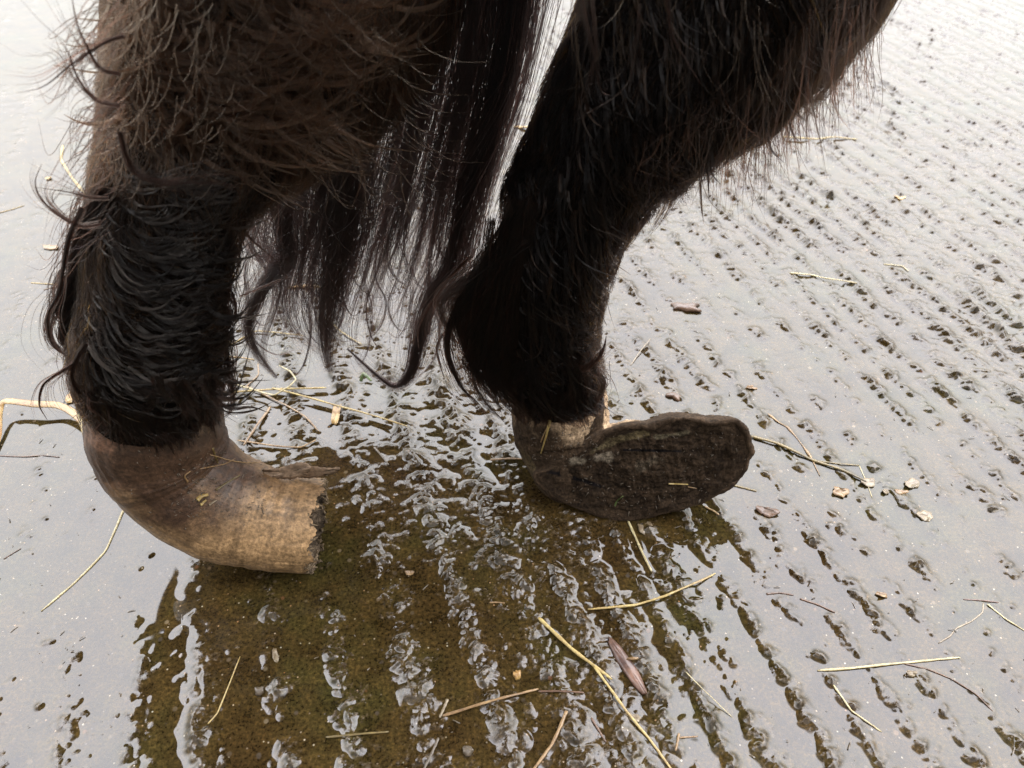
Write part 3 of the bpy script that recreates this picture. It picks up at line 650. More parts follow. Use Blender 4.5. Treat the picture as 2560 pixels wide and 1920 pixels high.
def lineblob(x0, y0, x1, y1, w_, col, n_=.8):
    global colr
    d = np.array([x1 - x0, y1 - y0], float); L2 = d @ d; t = np.clip(((px_ - x0) * d[0] + (py_ - y0) * d[1]) / L2, 0, 1)
    ds = np.hypot(px_ - x0 - t * d[0], py_ - y0 - t * d[1]) / w_
    kk_ = sstep(1.15, .55, ds + n_ * fbm3(ev_, 160, 3, 137))[:, None]; colr = colr * (1 - kk_) + np.array(col) * kk_
lineblob(1480, 1130, 1545, 1095, 9, (.085, .065, .035)); lineblob(1540, 1098, 1618, 1084, 9, (.09, .068, .035)); lineblob(1640, 1092, 1720, 1082, 6, (.08, .065, .04))
lineblob(1436, 1154, 1458, 1154, 11, (.17, .14, .10), .7); lineblob(1490, 1145, 1522, 1146, 13, (.16, .13, .095), .7)
lineblob(1600, 1165, 1640, 1150, 14, (.06, .045, .03)); lineblob(1375, 1180, 1420, 1190, 6, (.004, .003, .003), .4); lineblob(1420, 1190, 1500, 1215, 5, (.004, .003, .003), .6)
lineblob(1560, 1125, 1700, 1128, 3, (.004, .003, .003), .8)
vcol(me, np.clip(colr, .003, .6)); sole = link('sole', me, MSO, hoofB)
# dirt, straw bits stuck on both hooves: things lying on the pony
bvh_h = [BVHTree.FromPolygons([Vector(x) for x in hp_], hf), BVHTree.FromPolygons([Vector(x) for x in hvb], [tuple(p.vertices) for p in me.polygons] if False else [tuple(p.vertices) for p in hoofB.data.polygons]), BVHTree.FromPolygons([Vector(x) for x in ev_], ef_)]
def hit(px, py, which):
    r = ray(px, py); r = r / np.linalg.norm(r); best = None
    for k in which:
        loc, nrm, i, d = bvh_h[k].ray_cast(Vector(O), Vector(r))
        if loc is not None and (best is None or d < best[1]): best = (np.array(loc), d)
    return None if best is None else best[0] - r * .0008
def on_hoof(nm, mt, wd, pts, which, lab, cat='straw', lift=0):
    g_ = spline(pts, 12); q = [hit(a, b, which) for a, b in g_]; q = np.array([x for x in q if x is not None])
    if len(q) < 4: print('miss', lab); return
    q[:, 2] += lift; r_ = wd * .00036 / 2
    v_, f_ = tube_vf(q - q[0], r_ * np.linspace(1, .6, len(q)), 6, True, .6); o = link(nm, mesh_np(nm, v_, f_), SM[mt]); o.location = q[0]
    tag(o, lab, cat, 'straw bits stuck to the hooves')
on_hoof('straw_bit', 'yellow', 9, [(1378,1037),(1366,1090),(1352,1137)], (1, 2), 'upright straw bit lying on the wall of the far hoof', lift=.002)
on_hoof('straw_bit', 'tan', 5, [(1352,1105),(1362,1080),(1374,1058)], (1, 2), 'thin tan straw beside the upright one on the far hoof')
on_hoof('straw_bit', 'yellow', 6, [(1671,1209),(1695,1210),(1720,1211)], (2,), 'level straw bit stuck in the dirt of the sole, the larger one')
on_hoof('straw_bit', 'tan', 4, [(1720,1217),(1730,1219),(1742,1221)], (2,), 'small straw bit at the right end of the level one on the sole')
on_hoof('green_sprig', 'green', 5, [(1537,1265),(1543,1252),(1558,1240)], (2,), 'tiny green blade in the dirt of the sole', 'blade')
on_hoof('straw_bit', 'tan', 6, [(470,1205),(462,1190),(476,1178)], (0,), 'small tan straw sprig above the bend of the near hoof')
on_hoof('straw_bit', 'tan', 4, [(526,1137),(600,1155),(690,1154)], (0,), 'long thin straw across the top of the near hoof')
on_hoof('straw_bit', 'tan', 4, [(500,1172),(560,1160),(588,1146)], (0,), 'thin straw slanting up on the near hoof')
on_hoof('straw_bit', 'olive', 6, [(532,1120),(538,1140),(545,1158)], (0,), 'upright olive fibre at the inner bend of the near hoof')
on_hoof('straw_bit', 'yellow', 14, [(493,1250),(505,1240),(520,1237)], (0,), 'flat yellow straw flake in the middle of the near hoof')
on_hoof('straw_bit', 'yellow', 10, [(502,1262),(508,1256),(516,1250)], (0,), 'short yellow flake just under the flat one on the near hoof')
on_hoof('straw_bit', 'cream', 8, [(523,1262),(532,1256),(542,1250)], (0,), 'cream flake right of the yellow flakes on the near hoof')
on_hoof('straw_bit', 'olive', 7, [(540,1225),(570,1205),(600,1188)], (0,), 'olive fibres running up the near hoof toward the flap')
# loose chaff stuck on the hooves, uncountable
cv, cf = [], []
for (x0, y0, x1, y1, n_, which) in ((430,1120,660,1290,140,(0,)),(300,1080,760,1350,70,(0,)),(1330,1040,1480,1150,110,(1,)),(1400,1080,1870,1290,210,(2,))):
    for _ in range(n_):
        a, b = rng.uniform(x0, x1), rng.uniform(y0, y1); p = hit(a, b, which)
        if p is None: continue
        an = rng.uniform(0, 3.14); L_ = rng.uniform(2, 14) * (rng.random() ** 1.5) + 1.5; p2 = hit(a + L_ * math.cos(an), b + L_ * math.sin(an), which)
        if p2 is None: continue
        if np.linalg.norm(p2 - p) > .012: continue
        v_, f_ = tube_vf(np.array([p, (p + p2) / 2 + [0, -.0003, .0004], p2]), [.0003, .0004, .0002], 4); b_ = len(cv); cv.extend(v_.tolist()); cf.extend([tuple(i + b_ for i in x) for x in f_])
ch2 = link('hoof_chaff', mesh_np('hoof_chaff', cv, cf), SM['dull'], None); tag(ch2, 'fine chaff and grass fibres stuck to both hooves', 'chaff', kind='stuff')

# ------------------------------------------------------------------ hair
def curves(name, pts, r0, col, matl, parent, tipr=.15):
    """pts (n,k,3) strands; r0 (n,) root radius; col (n,3)"""
    n_, k_, _ = pts.shape
    hc = bpy.data.hair_curves.new(name); hc.add_curves([k_] * n_)
    hc.attributes['position'].data.foreach_set('vector', pts.astype(np.float32).ravel())
    prof = np.interp(np.linspace(0, 1, k_), [0, .6, 1], [1, .85, tipr])
    ra = hc.attributes.get('radius') or hc.attributes.new('radius', 'FLOAT', 'POINT')
    ra.data.foreach_set('value', (r0[:, None] * prof[None]).astype(np.float32).ravel())
    ca = hc.attributes.new('tint', 'FLOAT_COLOR', 'CURVE')
    ca.data.foreach_set('color', np.concatenate([np.clip(col, .002, .9), np.ones((n_, 1))], 1).astype(np.float32).ravel())
    o = bpy.data.objects.new(name, hc); COL.objects.link(o); hc.materials.append(matl); o.parent = parent
    return o
MHAIR = hair_mat('pony_hair', None, .22); MTAIL = hair_mat('tail_hair', None, .2, 1.45); MWET = hair_mat('wet_hair', None, .18, 1.33)
# comb map: px, py, dir x, dir y (down +), length m, curl, lightness
COMB = np.array([
 (300,30,.5,.8,.060,.9,1.0),(600,30,.7,.5,.060,.9,1.0),(900,60,.2,1,.060,.6,.8),(1150,60,0,1,.06,.4,.35),
 (300,200,-.4,.8,.055,.9,.9),(550,200,.6,.5,.060,1,.9),(850,220,.25,1,.055,.5,.5),
 (300,350,-.3,1,.050,.8,.6),(500,350,.2,.9,.055,.8,.6),(700,350,-.25,.9,.05,.4,.35),
 (260,480,-.3,1,.060,.6,.35),(450,500,.6,.5,.035,.6,.30),(580,480,-.4,.9,.035,.3,.2),
 (230,620,-.1,1,.055,.5,.25),(350,620,.9,.35,.025,.4,.35),(480,620,.9,-.1,.025,.3,.15),(570,620,0,1,.030,.3,.1),
 (200,780,.15,1,.045,.5,.25),(300,760,.8,.35,.028,.5,.40),(450,760,1,-.1,.026,.4,.16),(560,760,.1,1,.03,.3,.1),
 (210,900,.5,.8,.030,.5,.25),(320,900,.95,.2,.028,.5,.3),(450,900,.9,-.1,.028,.4,.16),(550,900,.1,1,.03,.3,.12),
 (230,1010,.5,.8,.020,.4,.2),(330,1010,.8,-.1,.024,.4,.22),(450,1000,.8,-.3,.022,.3,.12),(545,1000,.0,1,.022,.3,.1),
 (1500,30,.0,1,.04,.2,.12),(1800,30,.1,1,.045,.2,.12),(2100,30,-.05,1,.07,.3,.3),
 (1450,250,0,1,.04,.3,.08),(1650,250,.1,1,.035,.3,.08),(1800,300,.5,.8,.045,.5,.12),(1950,180,.1,1,.06,.4,.25),
 (1400,450,-.1,1,.04,.3,.08),(1600,420,.5,.8,.035,.5,.12),(1300,600,-.25,1,.05,.3,.08),(1500,600,.2,1,.018,.2,.16),
 (1280,750,-.15,1,.055,.3,.08),(1450,750,.2,1,.018,.2,.14),(1280,900,.15,1,.045,.3,.08),(1400,880,.7,.6,.022,.4,.12),(1480,860,.8,-.3,.020,.4,.35),
 (1290,1000,.4,1,.03,.3,.08),(1400,980,.6,.7,.014,.3,.1),(1490,980,.5,.8,.012,.3,.12)])
def comb(px, py):
    d2 = (px[:, None] - COMB[None, :, 0]) ** 2 + (py[:, None] - COMB[None, :, 1]) ** 2
    w_ = 1 / (d2 + 900) ** 1.6; w_ /= w_.sum(1, keepdims=True)
    return w_ @ COMB[:, 2:]
bvh = BVHTree.FromPolygons([Vector(x) for x in bv], [tuple(p.vertices) for p in body_me.polygons])
nf = len(body_me.polygons); fc = np.empty(nf * 3, np.float32); body_me.polygons.foreach_get('center', fc); fc = fc.reshape(-1, 3).astype(float)
fn = np.empty(nf * 3, np.float32); body_me.polygons.foreach_get('normal', fn); fn = fn.reshape(-1, 3).astype(float)
fpx, fpy = proj(fc); view = (O - fc); view /= np.linalg.norm(view, axis=1)[:, None]; facing = (fn * view).sum(1)
okf = (fpy > -180) & (fpx > 60) & (fpx < 2500) & (fc[:, 1] < .9) & (fc[:, 2] < .56)
okf &= ~((fc[:, 2] > .5) & (fc[:, 1] > .7)) & ~((fpx > 1150) & (fpx < 1700) & (fpy > 968)) & ~((fpx < 720) & (fpy > 1035 - (fpx - 215) * .16))
wgt = np.where(okf, np.where(facing > -.25, 1.0, .25), 0)
def fur(NF, K, lmul, lift, rad, seed, colmul, kname, spread=.25, clumpn=900, clump=.6, minl=.6, sel=None, jit=.35):
    rg = np.random.default_rng(seed); w2 = wgt * (1 if sel is None else sel)
    ids = rg.choice(nf, NF, p=w2 / w2.sum()); p = fc[ids] + rg.uniform(-.0025, .0025, (NF, 3)); n_ = fn[ids]
    px, py = proj(p); cmb = comb(px, py)
    d = np.stack([cmb[:, 0], np.zeros(NF), -cmb[:, 1]], 1)
    ln = cmb[:, 2] * lmul * rg.uniform(minl, 1.3, NF); curl = cmb[:, 3]; li = cmb[:, 4] * np.where(px > 1150, .22, 1.0) * np.where((px < 700) & (py > 430), .35, 1.0)
    # clumps
    ci = rg.integers(0, NF, clumpn); cpos = p[ci]; near = np.empty(NF, int)
    for s_ in range(0, NF, 4000):
        dd_ = ((p[s_:s_ + 4000, None] - cpos[None]) ** 2).sum(-1); near[s_:s_ + 4000] = dd_.argmin(1)
    cr_ = rg.standard_normal((clumpn, 3)); cph = rg.uniform(0, 6.28, clumpn); cll = rg.uniform(.7, 1.3, clumpn)
    d = d / (np.linalg.norm(d, axis=1)[:, None] + 1e-6) + jit * cr_[near] + jit * .35 * rg.standard_normal((NF, 3))
    d -= n_ * (d * n_).sum(1)[:, None] * .8; d /= np.linalg.norm(d, axis=1)[:, None]
    ln *= cll[near]; step = ln / (K - 1)
    out_ = np.empty((NF, K, 3)); out_[:, 0] = p - n_ * .001; cur = p.copy(); dirn = d + n_ * lift; dirn /= np.linalg.norm(dirn, axis=1)[:, None]
    side_ = np.cross(n_, d); 
    for k in range(1, K):
        t = k / (K - 1); cur = cur + dirn * step[:, None]
        off_ = .0008 + .004 * t * lift * 2 + .0006 * (near % 7)
        if k % 1 == 0:
            for i in range(NF):
                loc, nr_, _, ds = bvh.find_nearest(cur[i])
                if loc is None: continue
                lx = cur[i] - np.array(loc); sg = lx[0] * nr_[0] + lx[1] * nr_[1] + lx[2] * nr_[2]
                tgt = off_[i]
                if sg < tgt: cur[i] += np.array(nr_) * (tgt - sg)
                elif sg > tgt: cur[i] -= np.array(nr_) * (sg - tgt) * (.45 - .4 * min(1, lift))
        out_[:, k] = cur
        bend = (curl * 1.1 / (K - 1))[:, None] * np.sin(cph[near] * 3)[:, None]
        grav = np.array([0, 0, -1.0]) * .35 / (K - 1)
        dirn = dirn + side_ * bend * 1.6 + grav + d * .5 / (K - 1); dirn /= np.linalg.norm(dirn, axis=1)[:, None]
    # pull towards the clump's own centre strand
    g0 = out_[ci][near]; tt = np.linspace(0, 1, K)[None, :, None]
    dist = np.linalg.norm(p - cpos[near], axis=1)[:, None, None]
    cl = clump * tt ** 1.2 * np.exp(-(dist / .02) ** 2)
    tgt = g0 + (p - cpos[near])[:, None, :] * (1 - .75 * tt)
    out_ = out_ * (1 - cl) + tgt * cl
    wob = rg.standard_normal((NF, 1, 3)) * .0012 * np.sin(tt * 5 + rg.uniform(0, 6, (NF, 1, 1))) * tt
    out_ += wob
    base_ = np.array([.0032, .0019, .0013]); brown_ = np.array([.064, .034, .020])
    t_ = li[:, None] * (.25 + 1.6 * rg.random(clumpn)[near] ** 2)[:, None] * rg.uniform(.5, 1.4, (NF, 1)); col_ = base_ * (1 - t_) + brown_ * t_ * colmul
    red = (rg.random(NF) < .10)[:, None]; col_ = np.where(red, col_ * np.array([2.4, 1.5, 1.0]) + np.array([.03, .01, .0]), col_)
    return curves(kname, out_, rad * rg.uniform(.6, 1.3, NF), col_, MHAIR, pony)
QUICK = False
fur(26000, 6, .55, .12, .00022, 1, 1.0, 'short_coat', clumpn=1500, clump=.5)
fur(15000, 9, 1.0, .28, .00016, 2, 1.2, 'long_coat', clumpn=700, clump=.8)

def strands_px(pxs, yv, nseg):
    """pxs (n,m,2) pixel control points, yv (n,m) distance ahead -> (n,nseg,3)"""
    res = []
    for c_, y_ in zip(pxs, yv):
        g_ = spline(np.concatenate([c_, y_[:, None]], 1), nseg); res.append(P(g_[:, 0], g_[:, 1], g_[:, 2]))
    return np.array(res)
def lock(pts, y, width, n, nseg=22, stray=.12, tips=1.0, sd=0, wid=None):
    """a lock of hair: many strands around one centre line, pinched to the tip"""
    rg = np.random.default_rng(1000 + sd); pts = np.array(pts, float); cl = spline(pts, nseg); yy = np.interp(np.linspace(0, 1, nseg), np.linspace(0, 1, len(np.atleast_1d(y))), np.atleast_1d(y)) if np.ndim(y) else np.full(nseg, y)
    cen_ = P(cl[:, 0], cl[:, 1], yy); sca = PS(cl[:, 0], cl[:, 1], yy)
    wprof = np.interp(np.linspace(0, 1, nseg), np.linspace(0, 1, len(width)), width) * sca
    tn_ = np.gradient(cen_, axis=0); tn_ /= np.linalg.norm(tn_, axis=1)[:, None]
    sx = np.cross(tn_, [0, 1, .0]); sx /= np.linalg.norm(sx, axis=1)[:, None] + 1e-9; sy = np.cross(sx, tn_)
    res = np.empty((n, nseg, 3)); t = np.linspace(0, 1, nseg)
    for i in range(n):
        a, b = rg.standard_normal(2) * .5; st = rg.random() < stray
        amp = (2.2 if st else 1.0); ph_ = rg.uniform(0, 6.28, 2); fr = rg.uniform(3, 9, 2)
        ox = wprof * (a + .18 * np.sin(t * fr[0] + ph_[0])) * amp + (rg.standard_normal() * .012 * t ** 2 if st else 0)
        oy = wprof * (b + .18 * np.sin(t * fr[1] + ph_[1])) * .7
        res[i] = cen_ + sx * ox[:, None] + sy * oy[:, None]
        e = rg.uniform(.75, 1) if rg.random() < .6 else 1
        if e < 1:
            ti = t * e * (nseg - 1); i0 = np.clip(ti.astype(int), 0, nseg - 2); fr_ = (ti - i0)[:, None]; res[i] = res[i][i0] * (1 - fr_) + res[i][i0 + 1] * fr_
    return res
def hcol(n, base=(.012, .008, .007), red=.2, sd=0):
    rg = np.random.default_rng(sd + 77); c_ = np.array(base) * rg.uniform(.6, 1.6, (n, 1)); m_ = (rg.random(n) < red)[:, None]
    return np.where(m_, c_ * np.array([3.4, 1.9, 1.6]), c_)
# tail ------------------------------------------------------------------------
tl = []
tl.append(lock([(760,250),(715,400),(706,520),(718,640),(673,697),(632,770),(622,835),(648,892),(692,945)], .60, [60, 50, 34, 24, 18, 16, 15, 13, 5], 330, 30, .10, sd=1))
tl.append(lock([(880,-60),(872,200),(868,420),(862,580),(828,740),(815,850),(826,930)], .60, [110, 100, 80, 62, 46, 26, 12], 650, 26, .12, sd=2))
tl.append(lock([(1270,-60),(1220,250),(1170,470),(1130,650),(1075,750),(1048,850),(1030,925),(995,965),(950,945),(868,872)], .60, [70, 60, 45, 30, 26, 20, 15, 9, 6, 2], 380, 34, .12, sd=3))
rt = np.random.default_rng(21)
for i in range(72):
    u0 = rt.random(); x0 = 790 + 560 * u0; ye = rt.uniform(620, 880) - 90 * max(0, u0 - .7); lean = 90 + 150 * u0; w0 = rt.uniform(7, 22)
    am = rt.uniform(8, 34); f0 = rt.uniform(0, 6.28); pts = []
    for k in range(7):
        t_ = k / 6; pts.append((x0 - lean * t_ ** 1.5 + am * t_ * math.sin(f0 + 6.5 * t_) + rt.normal(0, 5) * t_, -60 + (ye + 60) * t_))
    tl.append(lock(pts, rt.uniform(.585, .635), [w0 * 1.3, w0 * 1.2, w0, w0 * .8, w0 * .55, w0 * .15], int(14 + w0 * 1.6), 24, .2, sd=500 + i))
tl.append(lock([(820,250),(790,420),(770,560),(735,680),(720,760),(745,830),(800,880)], .61, [70, 60, 50, 40, 34, 24, 14], 170, 24, .25, sd=7))
tl.append(lock([(700,420),(655,520),(660,600),(700,690),(690,770),(660,860),(670,920)], .605, [50, 40, 28, 18, 14, 10, 4], 90, 24, .3, sd=8))
tl.append(lock([(1290,-60),(1245,250),(1195,500),(1150,680),(1110,800),(1080,880)], .59, [40, 34, 26, 20, 14, 8], 130, 24, .35, sd=9))
tl.append(lock([(1370,-60),(1345,60),(1300,250),(1240,430),(1195,560)], .60, [36, 28, 20, 14, 8], 70, 20, .3, sd=10))
tl.append(lock([(620,470),(612,560),(640,640),(720,640),(700,700),(610,730)], .59, [26, 16, 12, 10, 8, 4], 40, 24, .4, sd=12))
for i in range(26):                                   # thin curls at the ends of the tail
    x0 = rt.uniform(640, 1120); y0 = rt.uniform(560, 720); L_ = rt.uniform(130, 260); sg = rt.choice([-1, 1]); cu = rt.uniform(20, 60)
    tl.append(lock([(x0 + 30, y0 - 160), (x0 + rt.normal(0, 10), y0), (x0 - sg * cu * .8, y0 + L_ * .45), (x0 - sg * cu * .5, y0 + L_ * .8), (x0 + sg * cu * .4, y0 + L_), (x0 + sg * cu * 1.3, y0 + L_ * .93)], .605, [9, 8, 6, 4, 2, .5], int(rt.uniform(6, 22)), 26, .25, sd=900 + i))
# loose curtain of single hairs
rg = np.random.default_rng(5); n_ = 420
u_ = rg.random(n_); x0 = 780 + 580 * u_; 
cx = np.stack([x0, x0 - 15 - 35 * u_, x0 - 50 - 110 * u_ + rg.normal(0, 14, n_), x0 - 90 - 150 * u_ + rg.normal(0, 40, n_), x0 - 110 - 190 * u_ + rg.normal(0, 70, n_)], 1)
ye = rg.uniform(560, 900, n_); cy = np.stack([np.full(n_, -60), .3 * ye, .6 * ye, .84 * ye, ye], 1)
tl.append(strands_px(np.stack([cx, cy], -1), np.repeat((.60 + .02 * rg.standard_normal(n_))[:, None], 5, 1), 22))
n_ = 260; x0 = rg.uniform(600, 860, n_); y0 = rg.uniform(380, 520, n_); y1 = y0 + rg.uniform(150, 420, n_)
cx = np.stack([x0, x0 + rg.normal(-10, 20, n_), x0 + rg.normal(-10, 45, n_), x0 + rg.normal(10, 70, n_)], 1); cy = np.stack([y0, y0 * .66 + y1 * .34, y0 * .3 + y1 * .7, y1], 1)
tl.append(strands_px(np.stack([cx, cy], -1), np.repeat((.60 + .02 * rg.standard_normal(n_))[:, None], 4, 1), 18))
def resamp(a, k):
    n_, m_, _ = a.shape
    if m_ == k: return a
    t = np.linspace(0, m_ - 1, k); i0 = np.clip(t.astype(int), 0, m_ - 2); f_ = (t - i0)[None, :, None]; return a[:, i0] * (1 - f_) + a[:, i0 + 1] * f_
tp = np.concatenate([resamp(a, 26) for a in tl]); nT = len(tp)
tail = curves('tail', tp, .00014 * rng.uniform(.6, 1.4, nT), hcol(nT, (.005, .0032, .003), .2), MTAIL, pony)
tail['label'] = 'long wavy dark tail hanging between the two legs'
# feather on both legs ------------------------------------------------------------
fe = []
def fe_lock(*a, **k): fe.append(resamp(lock(*a, **k), 18))
for i in range(64):                                   # near leg, outer edge
    t = i / 63; x0 = 262 - 30 * math.sin(t * 3) + rg.normal(0, 14); y0 = 470 + 380 * t; ln = rg.uniform(150, 300) * (1 - .35 * t)
    bow = rg.uniform(5, 45 + 28 * math.sin(t * 3))
    fe_lock([(x0, y0), (x0 - bow, y0 + ln * .35), (x0 - bow * 1.1, y0 + ln * .7), (x0 - bow * .2 + 40 * t, y0 + ln)], .445, [20, 17, 12, 4], 60, 18, .08, sd=30 + i)
for i in range(14):                                   # near leg, inner edge
    t = i / 13; x0 = 560 + rg.normal(0, 8); y0 = 520 + 420 * t; ln = rg.uniform(70, 130); bow = rg.uniform(0, 22)
    fe_lock([(x0, y0), (x0 + bow, y0 + ln * .4), (x0 + bow, y0 + ln * .8), (x0 + bow * .3 - 8, y0 + ln)], .46, [16, 13, 8, 3], 40, 12, .1, sd=60 + i)
for i in range(46):                                   # far leg, long feather behind
    t = rg.random(); x0 = 1290 - 60 * t + rg.normal(0, 24); y0 = 470 + 330 * t + rg.normal(0, 20); ye = rg.uniform(840, 1075); xe = np.interp(ye, [840, 940, 1075], [1120, 1165, 1262]) + rg.uniform(0, 120)
    xm = min(x0, xe) - rg.uniform(0, 50) ; ym = y0 + (ye - y0) * .55
    xm = max(xm, 1105)
    fe_lock([(x0, y0), (x0 * .5 + xm * .5, y0 * .5 + ym * .5), (xm, ym), (xe * .55 + xm * .45 - 8, ym * .4 + ye * .6), (xe, ye)], .50, [24, 22, 17, 10, 3], 60, 18, .10, sd=90 + i)
for i in range(9):
    ye = rg.uniform(980, 1085); xe = 1175 + (ye - 980) * .8
    fe_lock([(1230, 640), (1150, 760), (1118, 860), (1150, 960), (xe, ye)], .50, [20, 16, 10, 7, 2], 14, 18, .3, sd=150 + i)
for i in range(22):                                   # far leg, over the hairline of the hoof
    x0 = rg.uniform(1280, 1500); y0 = rg.uniform(870, 935)
    fe_lock([(x0, y0), (x0 + rg.normal(0, 12), y0 + 35), (x0 + rg.normal(6, 14), y0 + rg.uniform(60, 95))], .497, [14, 11, 4], 36, 8, .1, sd=170 + i)
for i in range(20):                                   # near leg, over the hairline of the hoof
    x0 = rg.uniform(215, 540); y0 = 985 - (x0 - 215) * .12 + rg.normal(0, 10)
    fe_lock([(x0, y0), (x0 + rg.normal(16, 12), y0 + 30), (x0 + rg.normal(30, 14), y0 + rg.uniform(45, 80))], .395, [14, 11, 4], 36, 8, .1, sd=200 + i)
for i in range(64):                                   # tufts on the back edge of the far leg
    t = rg.random(); x0 = np.interp(t, [0, .5, 1], [1960, 1720, 1590]) - 20; y0 = np.interp(t, [0, .5, 1], [220, 370, 480]) - 25
    fe_lock([(x0 - 60, y0 - 60), (x0, y0 + 5), (x0 + 75, y0 + 34), (x0 + rg.uniform(110, 175), y0 + rg.uniform(0, 40))], .548, [15, 10, 5, .8], 26, 12, .15, sd=230 + i)
def dep(px, py, off=.003):                             # the nearest of leg and hoof there
    r_ = ray(px, py); r_ = r_ / np.linalg.norm(r_); c_ = [b_.ray_cast(Vector(O), Vector(r_))[0] for b_ in (bvh, bvh_h[0], bvh_h[1])]
    c_ = [q_ for q_ in c_ if q_ is not None]
    return min(q_[1] for q_ in c_) - off * r_[1] if c_ else None
for i in range(330):                                  # ragged hair thinning out over both coronets
    if i < 190: x0 = rg.uniform(212, 548); e_ = np.interp(x0, [212, 300, 385, 470, 550], [1060, 1095, 1106, 1086, 1035]); sw = rg.normal(18, 14)
    else: x0 = rg.uniform(1262, 1512); e_ = np.interp(x0, [1262, 1330, 1400, 1460, 1512], [1025, 1045, 1048, 1038, 1008]); sw = rg.normal(8, 14)
    y0 = e_ - rg.uniform(25, 75); y1 = e_ + rg.uniform(-12, 14) + 30 * rg.random() ** 4
    pts = [(x0, y0), (x0 + sw * .4, y0 * .5 + y1 * .5), (x0 + sw, y1)]; ds_ = [dep(a_, b_, .0035) for a_, b_ in pts]
    if any(d is None for d in ds_): continue
    if max(ds_) - min(ds_) > .03: continue
    fe.append(resamp(lock(pts, ds_, [7, 6, 2.5], 20, 10, .12, sd=1500 + i), 18))
fp = np.concatenate(fe); nF_ = len(fp)
fo = curves('feather_hair', fp, .00019 * rng.uniform(.6, 1.4, nF_), hcol(nF_, (.0055, .0036, .0028), .25, 3), MWET, pony)
# fringe and stray single hairs ---------------------------------------------------
st = []
n_ = 1300; t = rg.random(n_); x0 = np.interp(t, [0, .55, 1], [2210, 1950, 1660]) - rg.uniform(0, 90, n_); y0 = np.interp(t, [0, .55, 1], [-20, 210, 400]) - rg.uniform(-10, 70, n_)
ln = rg.uniform(70, 340, n_) * np.where(t < .7, 1, .5); dx_ = rg.normal(-22, 46, n_)
st.append(strands_px(np.stack([np.stack([x0, x0 + dx_ * .2, x0 + dx_ * .6, x0 + dx_ * rg.uniform(-.3, 1.3, n_)], 1), np.stack([y0, y0 + ln * .4, y0 + ln * .75, y0 + ln], 1)], -1), np.repeat(np.where(rg.random((n_, 1)) < .85, .555, .47) + .012 * rg.standard_normal((n_, 1)), 4, 1), 14))
n_ = 170; x0 = rg.uniform(250, 330, n_); y0 = rg.uniform(-20, 620, n_); a = rg.uniform(40, 190, n_)
st.append(strands_px(np.stack([np.stack([x0, x0 - a * .35, x0 - a * .75, x0 - a * rg.uniform(.7, 1.1, n_)], 1), np.stack([y0, y0 + a * rg.uniform(0, .6, n_), y0 + a * rg.uniform(.3, .9, n_), y0 + a * rg.uniform(.2, 1.6, n_)], 1)], -1), np.repeat(.43 + .02 * rg.standard_normal((n_, 1)), 4, 1), 14))
n_ = 420; x0 = rg.uniform(260, 1050, n_); y0 = rg.uniform(-60, 420, n_); a = rg.uniform(-90, 140, n_); b = rg.uniform(40, 190, n_)
yd = .415 + .03 * (x0 > 600); st.append(strands_px(np.stack([np.stack([x0, x0 + a * .2, x0 + a * .7, x0 + a * 1.3], 1), np.stack([y0, y0 + b * .4, y0 + b * .75, y0 + b * .8], 1)], -1), np.repeat(yd[:, None], 4, 1), 14))
n_ = 60; x0 = rg.uniform(1420, 1900, n_); y0 = rg.uniform(-60, 120, n_); a = rg.uniform(-70, 90, n_); b = rg.uniform(80, 260, n_)
st.append(strands_px(np.stack([np.stack([x0, x0 + a * .1, x0 + a * .5, x0 + a], 1), np.stack([y0, y0 + b * .4, y0 + b * .75, y0 + b], 1)], -1), np.full((n_, 4), .45), 14))
spn = np.concatenate(st); nS = len(spn); cS = hcol(nS, (.006, .0032, .0021), .3, 9)
cS[1300 + 170:] = np.array([.06, .032, .018]) * rng.uniform(.3, 1.3, (nS - 1470, 1))
curves('stray_hair', spn, .00016 * rng.uniform(.6, 1.5, nS), cS, MHAIR, pony)
